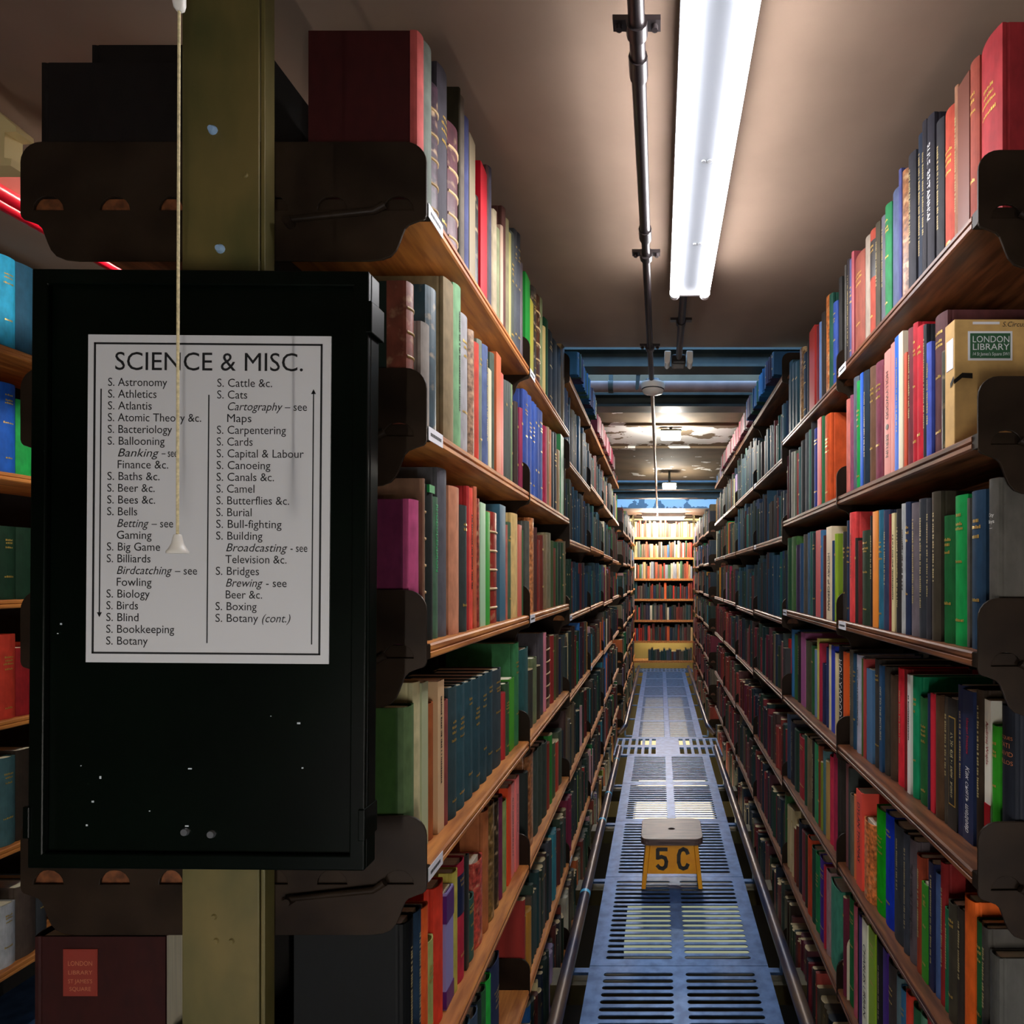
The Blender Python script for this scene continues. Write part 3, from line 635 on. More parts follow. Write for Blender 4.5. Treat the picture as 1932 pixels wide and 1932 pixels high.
for (side, k), L in rows.items():
    where = '%s shelf %s' % (ORD[k], 'behind the sign' if side > 0 else 'opposite the sign')
    mat_n = {'c': 'cloth', 'p': 'paper-covered', 'l': 'leather', 'm': 'marbled', 'X': 'card'}
    cand = []
    for i, b in enumerate(L):
        nb = [cname(L[j]['hx']) for j in (i-1, i+1) if 0 <= j < len(L)]
        mid = 'between %s and %s' % (nb[0], nb[1]) if len(nb) == 2 else 'next to %s' % nb[0]
        if len(nb) == 2 and nb[0] == nb[1]: mid = 'between two %s' % nb[0]
        th = b['yb']-b['ya']
        sz = 'thick ' if th > .036 else 'thin ' if th < .014 else ''
        cand.append('%s%s %s book %s, %s' % (sz, cname(b['hx']), mat_n[b['st'][0]], mid, where))
    for i, b in enumerate(L):
        lb = cand[i]
        if cand.count(lb) > 1:
            lb = '%s %s book, number %d from the near end, %s' % (cname(b['hx']), mat_n[b['st'][0]], i+1, where)
        b['label'] = lb
        b['grp'] = 'books on the %s' % where
for (side, k), L in rows.items():
    for i, b in enumerate(L):
        D = .13+.06*((i*37 % 11)/11); D = min(D, .215)
        if i == 0: D = .168
        if b['own'] and b['st'] != 'X':
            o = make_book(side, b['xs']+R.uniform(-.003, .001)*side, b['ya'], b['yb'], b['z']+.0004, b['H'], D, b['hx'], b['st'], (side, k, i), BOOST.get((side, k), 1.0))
            o['label'] = b['label']; o['group'] = b['grp']
            b['obj'] = o
        elif b['st'] != 'X':
            far_book(side, b['xs'], b['ya'], b['yb'], b['z']+.0004, b['H'], D, jit(b['hx']))
# --- the rest of the shelves
for side, ya, yb, sh, xf, bay in bays:
    for k, z in enumerate(sh):
        a = ya+.007
        key = k if bay < 2 else None
        if key is not None and (side, key) in rows:
            ends = [b['yb'] for b in rows[side, key] if b['bay'] == bay]
            if ends: a = max(ends)+.001
            if side > 0 and key == 5 and bay == 0: continue      # bare shelf beyond the navy volume
        room = (sh[k-1]-z-.032) if k > 0 else CEIL-z-.02
        over = 0
        if bay in (2, 3, 4) and k == 0: over = .05 if bay == 2 else .035   # folios that overhang the shelf
        if k == 0 and bay == 3 and side > 0: a += .2
        if z < -.1: room = .26
        run = 0
        hx = None
        base_h = R.uniform(.62, .8)*min(room, .30)
        while a < yb-.012:
            t = R.choice((.012, .016, .02, .024, .03, .036))*R.uniform(.85, 1.15)
            if a+t > yb-.004: break
            if run <= 0:
                hx = rand_cols(side, bay, k); run = R.choice((1, 1, 1, 1, 2, 3))
                hh = min(room-.004, base_h*R.uniform(.84, 1.22))
                if over: hx = R.choice(['2c6c98', '286090', '1c5078', '3c3450', '2c5448', '3c6458', '245c8c']) if bay == 2 else R.choice(['c88c98', 'c0506c', 'b8a8a8', 'a03c50', '885058'])
            run -= 1
            if over: hh = room*R.uniform(.9, .97)
            far_book(side, xf-(.014+R.uniform(-.006, .004))*side+over*side, a, a+t, z+.0004, hh, .17, jit(hx, .2))
            a += t+.0006
            if R.random() < .012: a += R.uniform(.01, .05)
# ------------------------------------------------------------------ end bookcase across the far wall
tb = thing('bookcase', 'brightly lit shelving across the far end of the aisle', 'bookcase', (.06, 8.76, 0), group='library shelving bays')
ZE = [1.883, 1.592, 1.288, .996, .692, .393, .108]
for i, z in enumerate(ZE):
    MB().box(-.43, .43, 0, .24, -.03, 0).obj('shelf', M['wood'], tb).location = (0, 0, z)
for x in (-.45, .432):
    MB().box(x, x+.018, 0, .25, -.02, CEIL-.002).obj('upright', M['irong'], tb)
MB().box(-.43, .43, .242, .25, .385, 2.15).obj('dark_backing', M['gloom'], tb)
WARM = ['c83828', 'd86030', 'b02c20', 'e0a060', 'd8c8a8', 'c84838', 'e8b878', '8c3420']
MIX = ['34543c', 'b8583c', '8c9098', 'b89868', '34587c', 'd8d0c0', '5c4c3c', '9c3c30', '444844', '4c6c4c', 'a89880', '403830', 'a85038']
for i, z in enumerate(ZE):
    a = -.42 if i < 6 else -.22
    room = (ZE[i-1]-.03-z-.008) if i else .27
    while a < .405:
        t = R.choice((.018, .022, .028, .034, .04)); t = min(t, .428-a)
        if t < .01: break
        pal = WARM if i == 0 else MIX if i < 3 else PAL_DARK+WARM if i < 6 else PAL_DARK
        hx = R.choice(pal); H = room*(R.uniform(.66, .95) if i < 6 else R.uniform(.5, .72))
        x0 = .06+a; yy = 8.768+R.uniform(0, .008); c = jit(hx, .2); n = 4; b = min(.006, t*.2)
        prof = [(x0, yy+.16)]+[(x0+t*q/n, yy+b-spine_x(t*q/n, t, b)) for q in range(n+1)]+[(x0+t, yy+.16)]
        m = len(prof); V = [(*p, z+.0004) for p in prof]+[(*p, z+H) for p in prof]
        STUFF.add(V, [(q, (q+1) % m, (q+1) % m+m, q+m) for q in range(m)], False, c)
        STUFF.add(V[m:], [tuple(range(m))], False, PAGE)
        a += t+.0008
so = STUFF.obj('books', M['far']); so['kind'] = 'stuff'
tag(so, 'rows of smaller-looking books filling the shelves farther down the aisle', 'books')

# ------------------------------------------------------------------ library box, near end of the second shelf opposite the sign
bb = [b for b in rows[-1, 1] if b['st'] == 'X'][0]
t = thing('storage_box', 'tan card box with green library label at the near end of a shelf', 'box', (bb['xs']-.002, bb['ya'], bb['z']+.0004), group=None)
tw = bb['yb']-bb['ya']
hB = bb['H']
MB().box(0, .19, 0, tw, 0, hB).obj('box_body', M['tan'], t, .0015)
MB().box(-.0006, .0002, tw*.1, tw*.8, hB*.62, hB*.86).obj('spine_sticker', M['lblpap'], t)
u = lambda px_, py_: ((px_-1803)/1278., hB+(605-py_)/1278.*1.0)
MB().box(.022, .022+.073, -.0006, .0002, hB-.068, hB-.020).obj('paper_label', M['lblpap'], t)
g = MB().box(.0255, .0915, -.0010, -.0005, hB-.0645, hB-.0235).obj('green_panel', M['green'], t)
lt = MB()
def front_text(mb, txt, size, x, y, z, width=None, shear=0, align='LEFT', space=1.0):
    V, Fc = text_mesh(txt, size, shear, align, space)
    k = 1
    if width: k = width/max(1e-6, max(v[0] for v in V)-min(v[0] for v in V))
    mb.add([(x+v[0]*k, y, z+v[1]) for v in V], Fc)
front_text(lt, 'LONDON', .0150, .0285, -.0014, hB-.0385, .060)
front_text(lt, 'LIBRARY', .0150, .0285, -.0014, hB-.0510, .060)
front_text(lt, "14 St James's Square SW1", .0078, .0285, -.0014, hB-.0602, .060, .15)
lt.obj('label_lettering', M['lblpap'], g)
MB().box(.030, .074, -.0006, .0002, hB-.0085, hB-.0045).obj('white_tape', M['lblpap'], t)
pn = MB(); front_text(pn, 'S.Circus', .0115, .078, -.0008, hB-.0125, None, .25); pn.obj('pencil_note', M['ink'], t)
sp = MB()
sp.add([(-.0012, .012, hB*.47), (-.0012, 0, hB*.52), (-.0012, .012, hB*.51), (-.0012, 0, hB*.555)], [(0,1,3,2)])
sp.add([(-.0012, -.0012, hB*.52), (.012, -.0016, hB*.575), (.029, -.0018, hB*.572), (.029, -.0018, hB*.53), (.012, -.0016, hB*.535), (-.0012, -.0012, hB*.485)], [(0,1,4,5), (1,2,3,4)])
sp.obj('elastic_strap', M['bpaint'], t)

# ------------------------------------------------------------------ the outer side of the near bookcase (faces the next aisle)
XO = -.942
to = thing('bookcase', 'dark far-side shelving end left of the olive post', 'bookcase', (XO, Y0, 0), group='library shelving bays')
for i, z in enumerate(S_NEAR_L[:6]):
    sh = MB().prism([(-x, zz) for x, zz in shelf_profile(-.282, 0)], 'y', .005, .70).obj('shelf', M['woodd'], to); sh.location = (0, 0, z)
    mkobj('bracket', BRK[-1], to, .0008).location = (-.002, 0, z)
def outer_book(y0, t, k, H, hx, lab, D=.19, xo=.016, st='c'):
    o = make_book(-1, XO+xo, y0, y0+t, S_NEAR_L[k]+.0004, H, D, hx, st, (9, k, y0)); o['label'] = lab; return o
outer_book(Y0+.008, .04, 0, .205, '14100e', 'black book left of the olive post on the top shelf, lower of two', .22)
outer_book(Y0+.05, .05, 0, .268, '120e0c', 'taller black book left of the olive post on the top shelf', .17, .052)
# dark red volume with the library plate, bottom left
zb = .537
o = outer_book(Y0+.008, .045, 4, .228, '2c0c08', 'dark red-brown volume with a library bookplate on its cover, bottom left corner', .2, .006, 'c')
b1 = MB().box(-.1, -.049, .0455, .0462, .228-.088, .228-.018).obj('bookplate', M['dredl'], o)
lm = MB()
def plate_text(txt, x, z, wd, size=.0085):
    V, Fc = text_mesh(txt, size, 0, 'CENTER'); L = max(v[0] for v in V)-min(v[0] for v in V); k = wd/L
    lm.add([(-(v[0]*k)-.0745, .0465, z+v[1]) for v in V], [tuple(f) for f in Fc])
plate_text('LONDON', 0, .228-.0425, .036, .010); plate_text('LIBRARY', 0, .228-.0555, .036); plate_text("ST JAMES'S", 0, .228-.0685, .036); plate_text('SQUARE', 0, .228-.080, .032)
lm.obj('plate_lettering', mat('faded_plate_ink', 'a86a48', .6), b1)
MB().box(-.0985, -.0505, .0462, .0464, .228-.0865, .228-.0195).obj('plate_border', M['dredl'], b1)

# ------------------------------------------------------------------ olive post and dark gaps behind the sign
PY = .872
def post_part():
    t = thing('post', 'olive painted iron post behind the hanging sign', 'post', (-.625, PY, 0))
    mb = MB().box(-.058, .052, 0, .004, -.5, CEIL-.001).box(.052, .058, 0.004, .027, -.5, CEIL-.001).box(-.058, -.052, 0.004, .027, -.5, CEIL-.001)
    mb.obj('channel', M['post'], t, .0012)
    for (x, y) in ((402, 246), (416, 470)):
        p = px(x, y, PY); d = MB().tube([(p[0]+.625, 0, p[2]), (p[0]+.625, -.006, p[2]-.001)], [.007, .004], 12); d.obj('adhesive_blob', M['blue'], t)
    for (x, y) in ((463, 330), (404, 1730), (437, 1776), (408, 1775)):
        p = px(x, y, PY); MB().tube([(p[0]+.625, 0, p[2]), (p[0]+.625, -.002, p[2])], [.0045, .003], 10).obj('rivet', M['post'], t)
post_part()

# ------------------------------------------------------------------ hanging subject sign
SY = .80
ts = thing('subject_sign', 'black framed sign headed SCIENCE & MISC. fixed to the olive post', 'sign', px(374.5, 1073, SY), (0, math.radians(.45), 0))
def sp_(x, y): return ((x-374.5)*SY/F, (1073-y)*SY/F)
x0, z1 = sp_(58.5, 510); x1, z0 = sp_(692.5, 1640)
MB().box(x0, x1, .006, .030, z0, z1).obj('backboard', M['black'], ts, .002)
fr = MB(); fw = .020
fr.prism([(x0,z0),(x1,z0),(x1,z1),(x0,z1)], 'y', -.002, .006, [[(x0+fw,z0+fw),(x1-fw,z0+fw),(x1-fw,z1-fw),(x0+fw,z1-fw)]])
fr.obj('frame', M['black'], ts, .002)
for (cx, cy) in ((696, 597), (690, 1553), (60, 1553)):
    ax, az = sp_(cx, cy); s = 1 if cx > 300 else -1
    MB().box(ax-.006, ax+.003, -.004, .033, az-.021, az+.021).obj('clip', M['black'], ts, .0015)
for (cx, cy) in ((347, 1573), (397, 1577)):
    ax, az = sp_(cx, cy)
    sc = MB().tube([(ax, .006, az), (ax, .003, az)], [.0055, .0045], 14).obj('screw', M['chrome'], ts)
fl = MB()
for (cx, cy, a, b) in ((148, 1449, 2, 2), (185, 1471, 4, 6), (171, 1517, 5, 4), (160, 1562, 4, 4), (355, 1453, 8, 3), (279, 1534, 3, 2), (350, 1562, 8, 3), (108, 1180, 4, 4), (102, 1198, 3, 2), (561, 1365, 7, 4), (569, 1450, 4, 3), (508, 1352, 2, 2)):
    ax, az = sp_(cx, cy); fl.box(ax-a*.0003, ax+a*.0003, .0055, .0062, az-b*.0003, az+b*.0003)
fl.obj('paint_flecks', M['fleck'], ts)
ax0, az1 = sp_(157, 630); ax1, az0 = sp_(618, 1252)
sh = MB().box(ax0, ax1, .0045, .006, az0, az1).obj('directory_sheet', M['sheet'], ts)
ln = MB()
def rule(xa, ya, xb, yb, y=.0040):
    a = sp_(min(xa, xb), max(ya, yb)); b = sp_(max(xa, xb), min(ya, yb)); ln.box(a[0], b[0], y, .0046, a[1], b[1])
for r in ((168.5, 645, 602, 648.5), (168.5, 1232, 602, 1235.5), (168.5, 645, 172, 1235), (598.5, 645, 602, 1235), (181.5, 733, 183.5, 1164), (584.5, 735, 586.5, 1215), (386, 743, 388, 1214)): rule(*r)
def tri(x, y, d):
    a = [sp_(x-4.5, y), sp_(x+4.5, y), sp_(x, y+9*d)]; ln.prism(a, 'y', .0040, .0046)
tri(182.5, 1157, 1); tri(585.5, 740, -1)
ln.obj('border_lines', M['ink'], sh)
tx = MB()
def line(txt, x, y, size, width=None, it=0):
    ax, az = sp_(x, y); front_text(tx, txt, size, ax, .0041, az, width*SY/F if width else None, it)
line('SCIENCE & MISC.', 207, 697, .0345, 356)
LEFT = ['S. Astronomy', 'S. Athletics', 'S. Atlantis', 'S. Atomic Theory &c.', 'S. Bacteriology', 'S. Ballooning', '_Banking|– see', '~Finance &c.', 'S. Baths &c.', 'S. Beer &c.', 'S. Bees &c.', 'S. Bells', '_Betting|– see', '~Gaming', 'S. Big Game', 'S. Billiards', '_Birdcatching|– see', '~Fowling', 'S. Biology', 'S. Birds', 'S. Blind', 'S. Bookkeeping', 'S. Botany']
RIGHT = ['S. Cattle &c.', 'S. Cats', '_Cartography|– see', '~Maps', 'S. Carpentering', 'S. Cards', 'S. Capital & Labour', 'S. Canoeing', 'S. Canals &c.', 'S. Camel', 'S. Butterflies &c.', 'S. Burial', 'S. Bull-fighting', 'S. Building', '_Broadcasting|- see', '~Television &c.', 'S. Bridges', '_Brewing|- see', '~Beer &c.', 'S. Boxing', 'S. Botany|(cont.)']
WL = [112, 92, 83, 177, 122, 108, (78, 115), 96, 99, 90, 91, 57, (60, 108), 66, 101, 83, (105, 154), 66, 82, 60, 61, 129, 79]
WR = [104, 57, (104, 153), 46, 131, 68, 165, 102, 109, 72, 138, 67, 124, 88, (116, 155), 116, 82, (70, 116), 69, 78, (81, 141)]
for lst, wds, x in ((LEFT, WL, 195), (RIGHT, WR, 402)):
    for i, s in enumerate(lst):
        y = 727.5+22.3*i; wd = wds[i]
        if s[0] == '~': line(s[1:], x+18.5, y, .0155, wd)
        elif '|' in s:
            a, b = s.split('|'); it = s[0] == '_'
            if it: line(a[1:], x+18.5, y, .0155, wd[0], .28); line(b, x+18.5+wd[0]+7, y, .0155, wd[1]-wd[0]-7)
            else: line(a, x, y, .0155, wd[0]); line(b, x+wd[0]+6, y, .0155, wd[1]-wd[0]-6, .28)
        else: line(s, x, y, .0155, wd)
tx.obj('directory_text', M['ink'], sh)

# ------------------------------------------------------------------ light pull cord
CY = .62
tc = thing('pull_cord', 'white light-pull cord with bell-shaped toggle hanging before the sign', 'pull cord', px(335, 1042, CY))
p0, p1, pm = px(335, 1012, CY), px(338, 18, CY), px(336, 560, CY); L0 = Vector(tc.location)
MB().tube([Vector(p0)-L0, Vector(pm)-L0, Vector(p1)-L0], .00135, 6).obj('cord', M['cord'], tc)
zt = p0[2]-L0[2]
MB().lathe([(.0095, -.0012), (.0098, .0008), (.0075, .004), (.0052, .009), (.0042, .014), (.0036, .0172), (.0030, .0182)], 0, 0, 20).obj('toggle', M['plastic'], tc)
top = p1[2]-L0[2]; xk = p1[0]-L0[0]
MB().lathe([(.0022, top-.002), (.0048, top+.001), (.0058, top+.006), (.0058, CEIL-L0[2]-.026)], xk, 0, 16).lathe([(.0058, CEIL-L0[2]-.026), (.026, CEIL-L0[2]-.024), (.026, CEIL-L0[2]-.0005)], xk, 0, 20).obj('ceiling_knob', M['plastic'], tc)

# ------------------------------------------------------------------ fluorescent light over the aisle
ME = {'tube': emis('tube_glow', (1, .98, 1), TUBE), 'l1': emis('bulkhead_glow', (1, .95, .86), LAMP1), 'l2': emis('bulkhead_glow_far', (1, .94, .82), LAMP2), 'l3': emis('end_glow', (1, .88, .72), LAMP3),
      'left': emis('side_aisle_glow', (1, .9, .78), LEFTL), 'back': emis('fill_glow', (1, .93, .85), BACK_FILL), 'low': emis('lower_glow', (1, .82, .5), LOWL), 'wall': emis('end_fill_glow', (1, .8, .4), WALL_FILL)}
def batten(name, label, cat, x, ya, yb, z, gm, group=None, tubes=(-.043, .043), along='y'):
    t = thing(name, label, cat, (x, ya, z))
    Lb = yb-ya
    MB().prism([(-.034, .036), (.034, .036), (.030, .006), (-.030, .006)], 'y', .005, Lb-.005).box(-.0575, .0575, .004, Lb-.004, .0165, .0225).box(-.040, .040, 0, Lb, .036, CEIL-z-.0006 if abs(CEIL-z) < .2 else .055).obj('housing', M['tray'], t, .002)  # wide plate above the tubes added to shade the ceiling
    for tx_ in tubes:
        MB().tube([(tx_, .016, 0), (tx_, Lb-.016, 0)], .0135, 14).obj('fluorescent_tube', gm, t)
        for yy in (0, Lb-.016):
            MB().tube([(tx_, yy, 0), (tx_, yy+.016, 0)], [.0150, .0146], 14).obj('tube_cap', M['white'], t)
    for yy in (.001, Lb-.013):
        MB().box(-.05, .05, yy, yy+.012, -.004, .036).obj('lampholder', M['white'], t, .002)
    for yy in (Lb*.42, Lb*.73):
        MB().tube([(0, yy, .006), (0, yy, .0035)], .0045, 10).tube([(.012, yy, .006), (.012, yy, .0045)], .0055, 10).obj('fixing_screw', M['chrome'], t)
    return t
batten('fluorescent_light', 'twin-tube fluorescent batten on the ceiling over the near aisle', 'light', .0875, .80, 1.765, 2.118, ME['tube'])

# ------------------------------------------------------------------ ceiling conduit, detector, lamps
tcn = thing('conduit', 'long black conduit run along the ceiling beside the fluorescent light', 'pipe', (-.034, .3, 2.13))
MB().tube([(0, 0, 0), (0, 1.2, 0)], .0125, 12).obj('pipe', M['conduit'], tcn)
MB().tube([(0, 1.2, 0), (0, 1.97, -.0), (.002, 2.183, -.022)], .0105, 12).obj('pipe', M['conduit'], tcn)
MB().tube([(.004, 2.3, -.03), (.006, 4.2, -.03), (.008, 7.6, -.02)], .009, 10).obj('pipe', mat('conduit_steel', '6c6458', .35, .6), tcn)
for yy in (.62, 1.27, 1.90):
    cl = MB().tube([(0, yy-.012, 0), (0, yy+.012, 0)], .0165, 12).box(-.036, .036, yy-.010, yy+.010, .003, .011).tube([(-.027, yy, .003), (-.027, yy, -.004)], .005, 8).tube([(.027, yy, .003), (.027, yy, -.004)], .005, 8)
    cl.box(-.006, .006, yy-.006, yy+.006, .011, CEIL-2.13-.0006).obj('saddle_clamp', M['conduit'], tcn)
for yy in (.69, 1.17): MB().tube([(0, yy-.02, 0), (0, yy+.02, 0)], .0155, 12).obj('coupling', M['conduit'], tcn)
td = thing('smoke_detector', 'round white smoke detector hanging from the conduit', 'smoke detector', (-.0265, 2.52, 2.07))
MB().lathe([(.020, -.012), (.040, -.006), (.048, .012), (.050, .026), (.050, .034), (.034, .036), (.034, .0385)], 0, 0, 28).obj('body', M['plastic'], td)
MB().lathe([(.0462, .0045), (.0470, .0085)], 0, 0, 28).obj('sensor_slot', M['bpaint'], td)
MB().lathe([(.034, .0385), (.030, .048), (.012, .052)], 0, 0, 20).obj('mount', M['conduit'], td)
# second conduit with a twin emergency lamp
t2 = thing('conduit', 'short black conduit leading from the fluorescent light to the twin lamp', 'pipe', (.073, 1.78, 2.16))
MB().tube([(0, 0, 0), (.003, .58, -.004)], .012, 12).obj('pipe', M['conduit'], t2)
for yy in (.27,): MB().tube([(0, yy-.012, 0), (0, yy+.012, 0)], .0165, 12).box(-.036, .036, yy-.010, yy+.010, .003, .011).box(-.006, .006, yy-.006, yy+.006, .011, CEIL-2.16-.0006).obj('saddle_clamp', M['conduit'], t2)
te = thing('emergency_light', 'pale twin-headed lamp with black body at the end of the short conduit', 'light', (.076, 2.42, 2.155))
MB().box(-.028, .028, -.035, .035, -.016, .022).obj('body', M['bpaint'], te, .008)
for s in (-1, 1):
    MB().prism([(s*.030, .036), (s*.056, .036), (s*.056, -.008), (s*.050, -.018), (s*.042, -.018), (s*.034, -.008)], 'y', -.03, .03).obj('lamp_head', M['plastic'], te, .004)
def bulkhead(label, x, y, z, gm, s=1.0):
    t = thing('bulkhead_lamp', label, 'lamp', (x, y, z), group=None)
    MB().box(-.058*s, .058*s, -.035, .035, -.012, .028).obj('glass', gm, t, .006)
    MB().box(-.062*s, .062*s, -.04, .04, .028, .040).obj('base_plate', M['steel'], t, .003)
    MB().tube([(0, .0, .040), (0, 0, CEIL-z-.0006)], .010, 10).obj('stem', M['steel'], t)
    MB().tube([(0, .05, .035), (.0, .16, .036), (0, .26, CEIL-z-.018), (0, .27, CEIL-z-.0008)], .007, 8).obj('feed_pipe', M['steel'], t)
    MB().tube([(0, .16, .036), (0, .20, .044)], .014, 10).obj('cable_gland', M['plastic'], t)
    return t
bulkhead('nearer of the two bright square bulkhead lamps, under the flaking ceiling', .068, 3.62, 2.135, ME['l1'])
bulkhead('farther bright square bulkhead lamp, below the second plain ceiling', .085, 5.15, 2.065, ME['l2'], .95)
t = thing('ceiling_lamp', 'glaring warm lamp above the bookcase at the far end', 'lamp', (.04, 8.48, 2.13))
MB().box(-.26, .30, -.02, .02, -.02, .015).obj('tube', ME['l3'], t)
MB().box(-.28, .32, -.03, .03, .016, .0694).obj('housing', M['white'], t)
MB().tube([(-.28, .0, .04), (-.36, .0, .04)], .008, 8).tube([(.32, 0, .04), (.42, 0, .04)], .008, 8).obj('feed_pipe', M['conduit'], t)
# pipe slung across the light well
tp = thing('water_pipe', 'dusty pinkish pipe slung across the light well above the aisle', 'pipe', (-.64, 3.02, 2.2465))
MB().tube([(0, 0, 0), (1.41, 0, 0)], .027, 16).obj('pipe', M['pipe'], tp)
for xx in (.40,): MB().tube([(xx-.012, 0, 0), (xx+.012, 0, 0)], .0315, 16).box(xx-.010, xx+.010, -.008, .008, .03, .062).obj('strap', M['steel'], tp)
tp2 = thing('hanger_rod', 'thin flat hanger bar in front of the pinkish pipe', 'bracket', (-.18, 2.945, 2.285))
MB().prism([(.068, 0), (.088, 0), (.080, -.072), (.070, -.078), (.064, -.072)], 'y', 0, .006).obj('bar', M['steel'], tp2)

# ------------------------------------------------------------------ guard rails along the walkway
def guard(label, x, ya, yb, inner, tags_=(), bend=0, nearlow=0):
    t = thing('guard_rail', label, 'rail', (x, ya, .06))
    pts = [(0, 0, 0), (0, yb-ya, 0)]
    if bend: pts = [(bend*.05, -.02, -.045), (bend*.02, .0, -.02), (0, .06, 0), (0, yb-ya, 0)]
    MB().tube(pts, .0210, 14).obj('rail_tube', M['rail'], t)
    y = math.ceil((ya-.221)/.607)*.607+.221
    while y < yb:
        s = 1 if inner > x else -1
        MB().box(min(0, inner-x+.012*s), max(0, inner-x+.012*s), y-ya-.012, y-ya+.012, -.084, -.0745).box(-.006, .006, y-ya-.01, y-ya+.01, -.0745, -.012).obj('rail_bracket', M['grate'], t)
        y += .607
    for yy in tags_: MB().tube([(0, yy-ya-.006, 0), (0, yy-ya+.014, 0)], .0214, 14).obj('marker_tape', M['cyan'], t)
    return t
guard('left rail beside the walkway with pale blue tape bands', -.291, .3, 4.44, WX0, (2.38, 3.09, 3.47, 4.12))
guard('worn right rail beside the walkway and the yellow stool', .411, .3, 4.44, WX1)
guard('far left rail beyond the cross strip of square holes', -.285, 5.05, 8.5, WX0, (), -1)
guard('far right rail beyond the cross strip of square holes', .405, 5.05, 8.5, WX1, (), 1)

# ------------------------------------------------------------------ step stool
Ys = 1150*1.3/(1678-1090)
tst = thing('step_stool', 'yellow step stool with 5C in black and a worn wooden top', 'stool', ((1268-1244)*Ys/F, Ys, 0), (0, 0, 0))
hs = .208
def rrect(w_, d, r, n=5):
    o = []
    for (cx, cy, a0) in ((w_/2-r, d/2-r, 0), (-w_/2+r, d/2-r, 90), (-w_/2+r, -d/2+r, 180), (w_/2-r, -d/2+r, 270)):
        for k in range(n): a = math.radians(a0+90*k/(n-1)); o.append((cx+r*math.cos(a), cy+r*math.sin(a)))
    return o
hole = [(.014*math.cos(2*PI*k/14), .010*math.sin(2*PI*k/14)) for k in range(14)]
tp_ = MB().prism([(x, y+.115) for x, y in rrect(.262, .225, .035)], 'z', hs-.028, hs, [[(x, y+.11) for x, y in hole]])
tp_.obj('seat', M['stool'], tst, .006)
bw, tw_ = .128, .110          # half widths at foot and top
def splay(z): return bw+(tw_-bw)*z/(hs-.028)
zt = hs-.0285; fy = .012
for s in (-1, 1):
    mb = MB()
    V = []
    for z in (0, zt):
        xo = splay(z)
        dy = .012*z/zt
        V += [(s*xo, dy, z), (s*(xo-.018), dy, z), (s*(xo-.018), .225-dy, z), (s*xo, .225-dy, z)]
    mb.add(V, [(0,1,2,3), (4,5,6,7), (0,1,5,4), (1,2,6,5), (2,3,7,6), (3,0,4,7)])
    mb.obj('side_leg', M['yellow'], tst, .003)
def apron(y):
    zb_ = .062
    mb = MB(); a, b_ = splay(zb_)-.0185, splay(zt)-.0185
    dy = .012
    mb.add([(-a, y+.004, zb_), (a, y+.004, zb_), (b_, y+dy, zt), (-b_, y+dy, zt), (-a, y+.018, zb_), (a, y+.018, zb_), (b_, y+dy+.014, zt), (-b_, y+dy+.014, zt)],
           [(0,1,2,3), (4,5,6,7), (0,1,5,4), (1,2,6,5), (2,3,7,6), (3,0,4,7)])
    return mb
ap = apron(0).obj('front_apron', M['yellow'], tst, .002)
apron(.192).obj('rear_apron', M['yellow'], tst, .002)
# stencilled 5C as strokes on the sloping front
dg = MB()
def fy_(z): return .004+(z-.062)/(zt-.062)*.008-.0006
def stroke(pts, wd=.0155):
    for (xa, za), (xb, zb_) in zip(pts, pts[1:]):
        d = Vector((xb-xa, zb_-za)); L = d.length; d /= L; n_ = Vector((-d.y, d.x))*wd/2; e = d*wd*.22
        q = [Vector((xa, za))-e+n_, Vector((xb, zb_))+e+n_, Vector((xb, zb_))+e-n_, Vector((xa, za))-e-n_]
        dg.add([(p.x, fy_(p.y), p.y) for p in q], [(0,1,2,3)])
zb5 = .084; k5 = .078
stroke([(-.022, zb5+k5), (-.060, zb5+k5)]); stroke([(-.060, zb5+k5), (-.060, zb5+k5*.52)])
stroke([(-.060, zb5+k5*.56), (-.044, zb5+k5*.62), (-.029, zb5+k5*.55), (-.0235, zb5+k5*.36), (-.0265, zb5+k5*.12), (-.038, zb5), (-.052, zb5+k5*.04), (-.061, zb5+k5*.16)])
stroke([(.066, zb5+k5*.78), (.060, zb5+k5*.95), (.047, zb5+k5*1.02), (.034, zb5+k5*.93), (.028, zb5+k5*.70), (.028, zb5+k5*.32), (.034, zb5+k5*.08), (.047, zb5), (.060, zb5+k5*.06), (.066, zb5+k5*.22)])
dg.obj('stencil_lettering', M['bpaint'], ap)

# ------------------------------------------------------------------ metal bookends standing on the shelves
def bookend(label, side, y, k, m, h=.15, off=.012):
    base = XL if side > 0 else XR
    sh = S_NEAR_L if side > 0 else S_NEAR_R2
    t = thing('bookend', label, 'bookend', (base-off*side, y, sh[k]+.0004))
    o_ = [(0, 0)]+[(-.0-.03+.03*math.cos(PI/2*q/5) if True else 0, h-.03+.03*math.sin(PI/2*q/5)) for q in range(6)]+[(-.11, h), (-.11, 0)]
    MB().prism([(u*side, v) for u, v in o_], 'y', 0, .0015).obj('plate', m, t)
    MB().box(min(0, -.11*side), max(0, -.11*side), .0015, .032, 0, .001).obj('foot', m, t)
bookend('cream metal bookend on the sixth shelf opposite the sign', -1, F*(.473+.012)/(1598-VX)+.0, 5, mat('cream_enamel', 'd8ceb0', .4), .17)
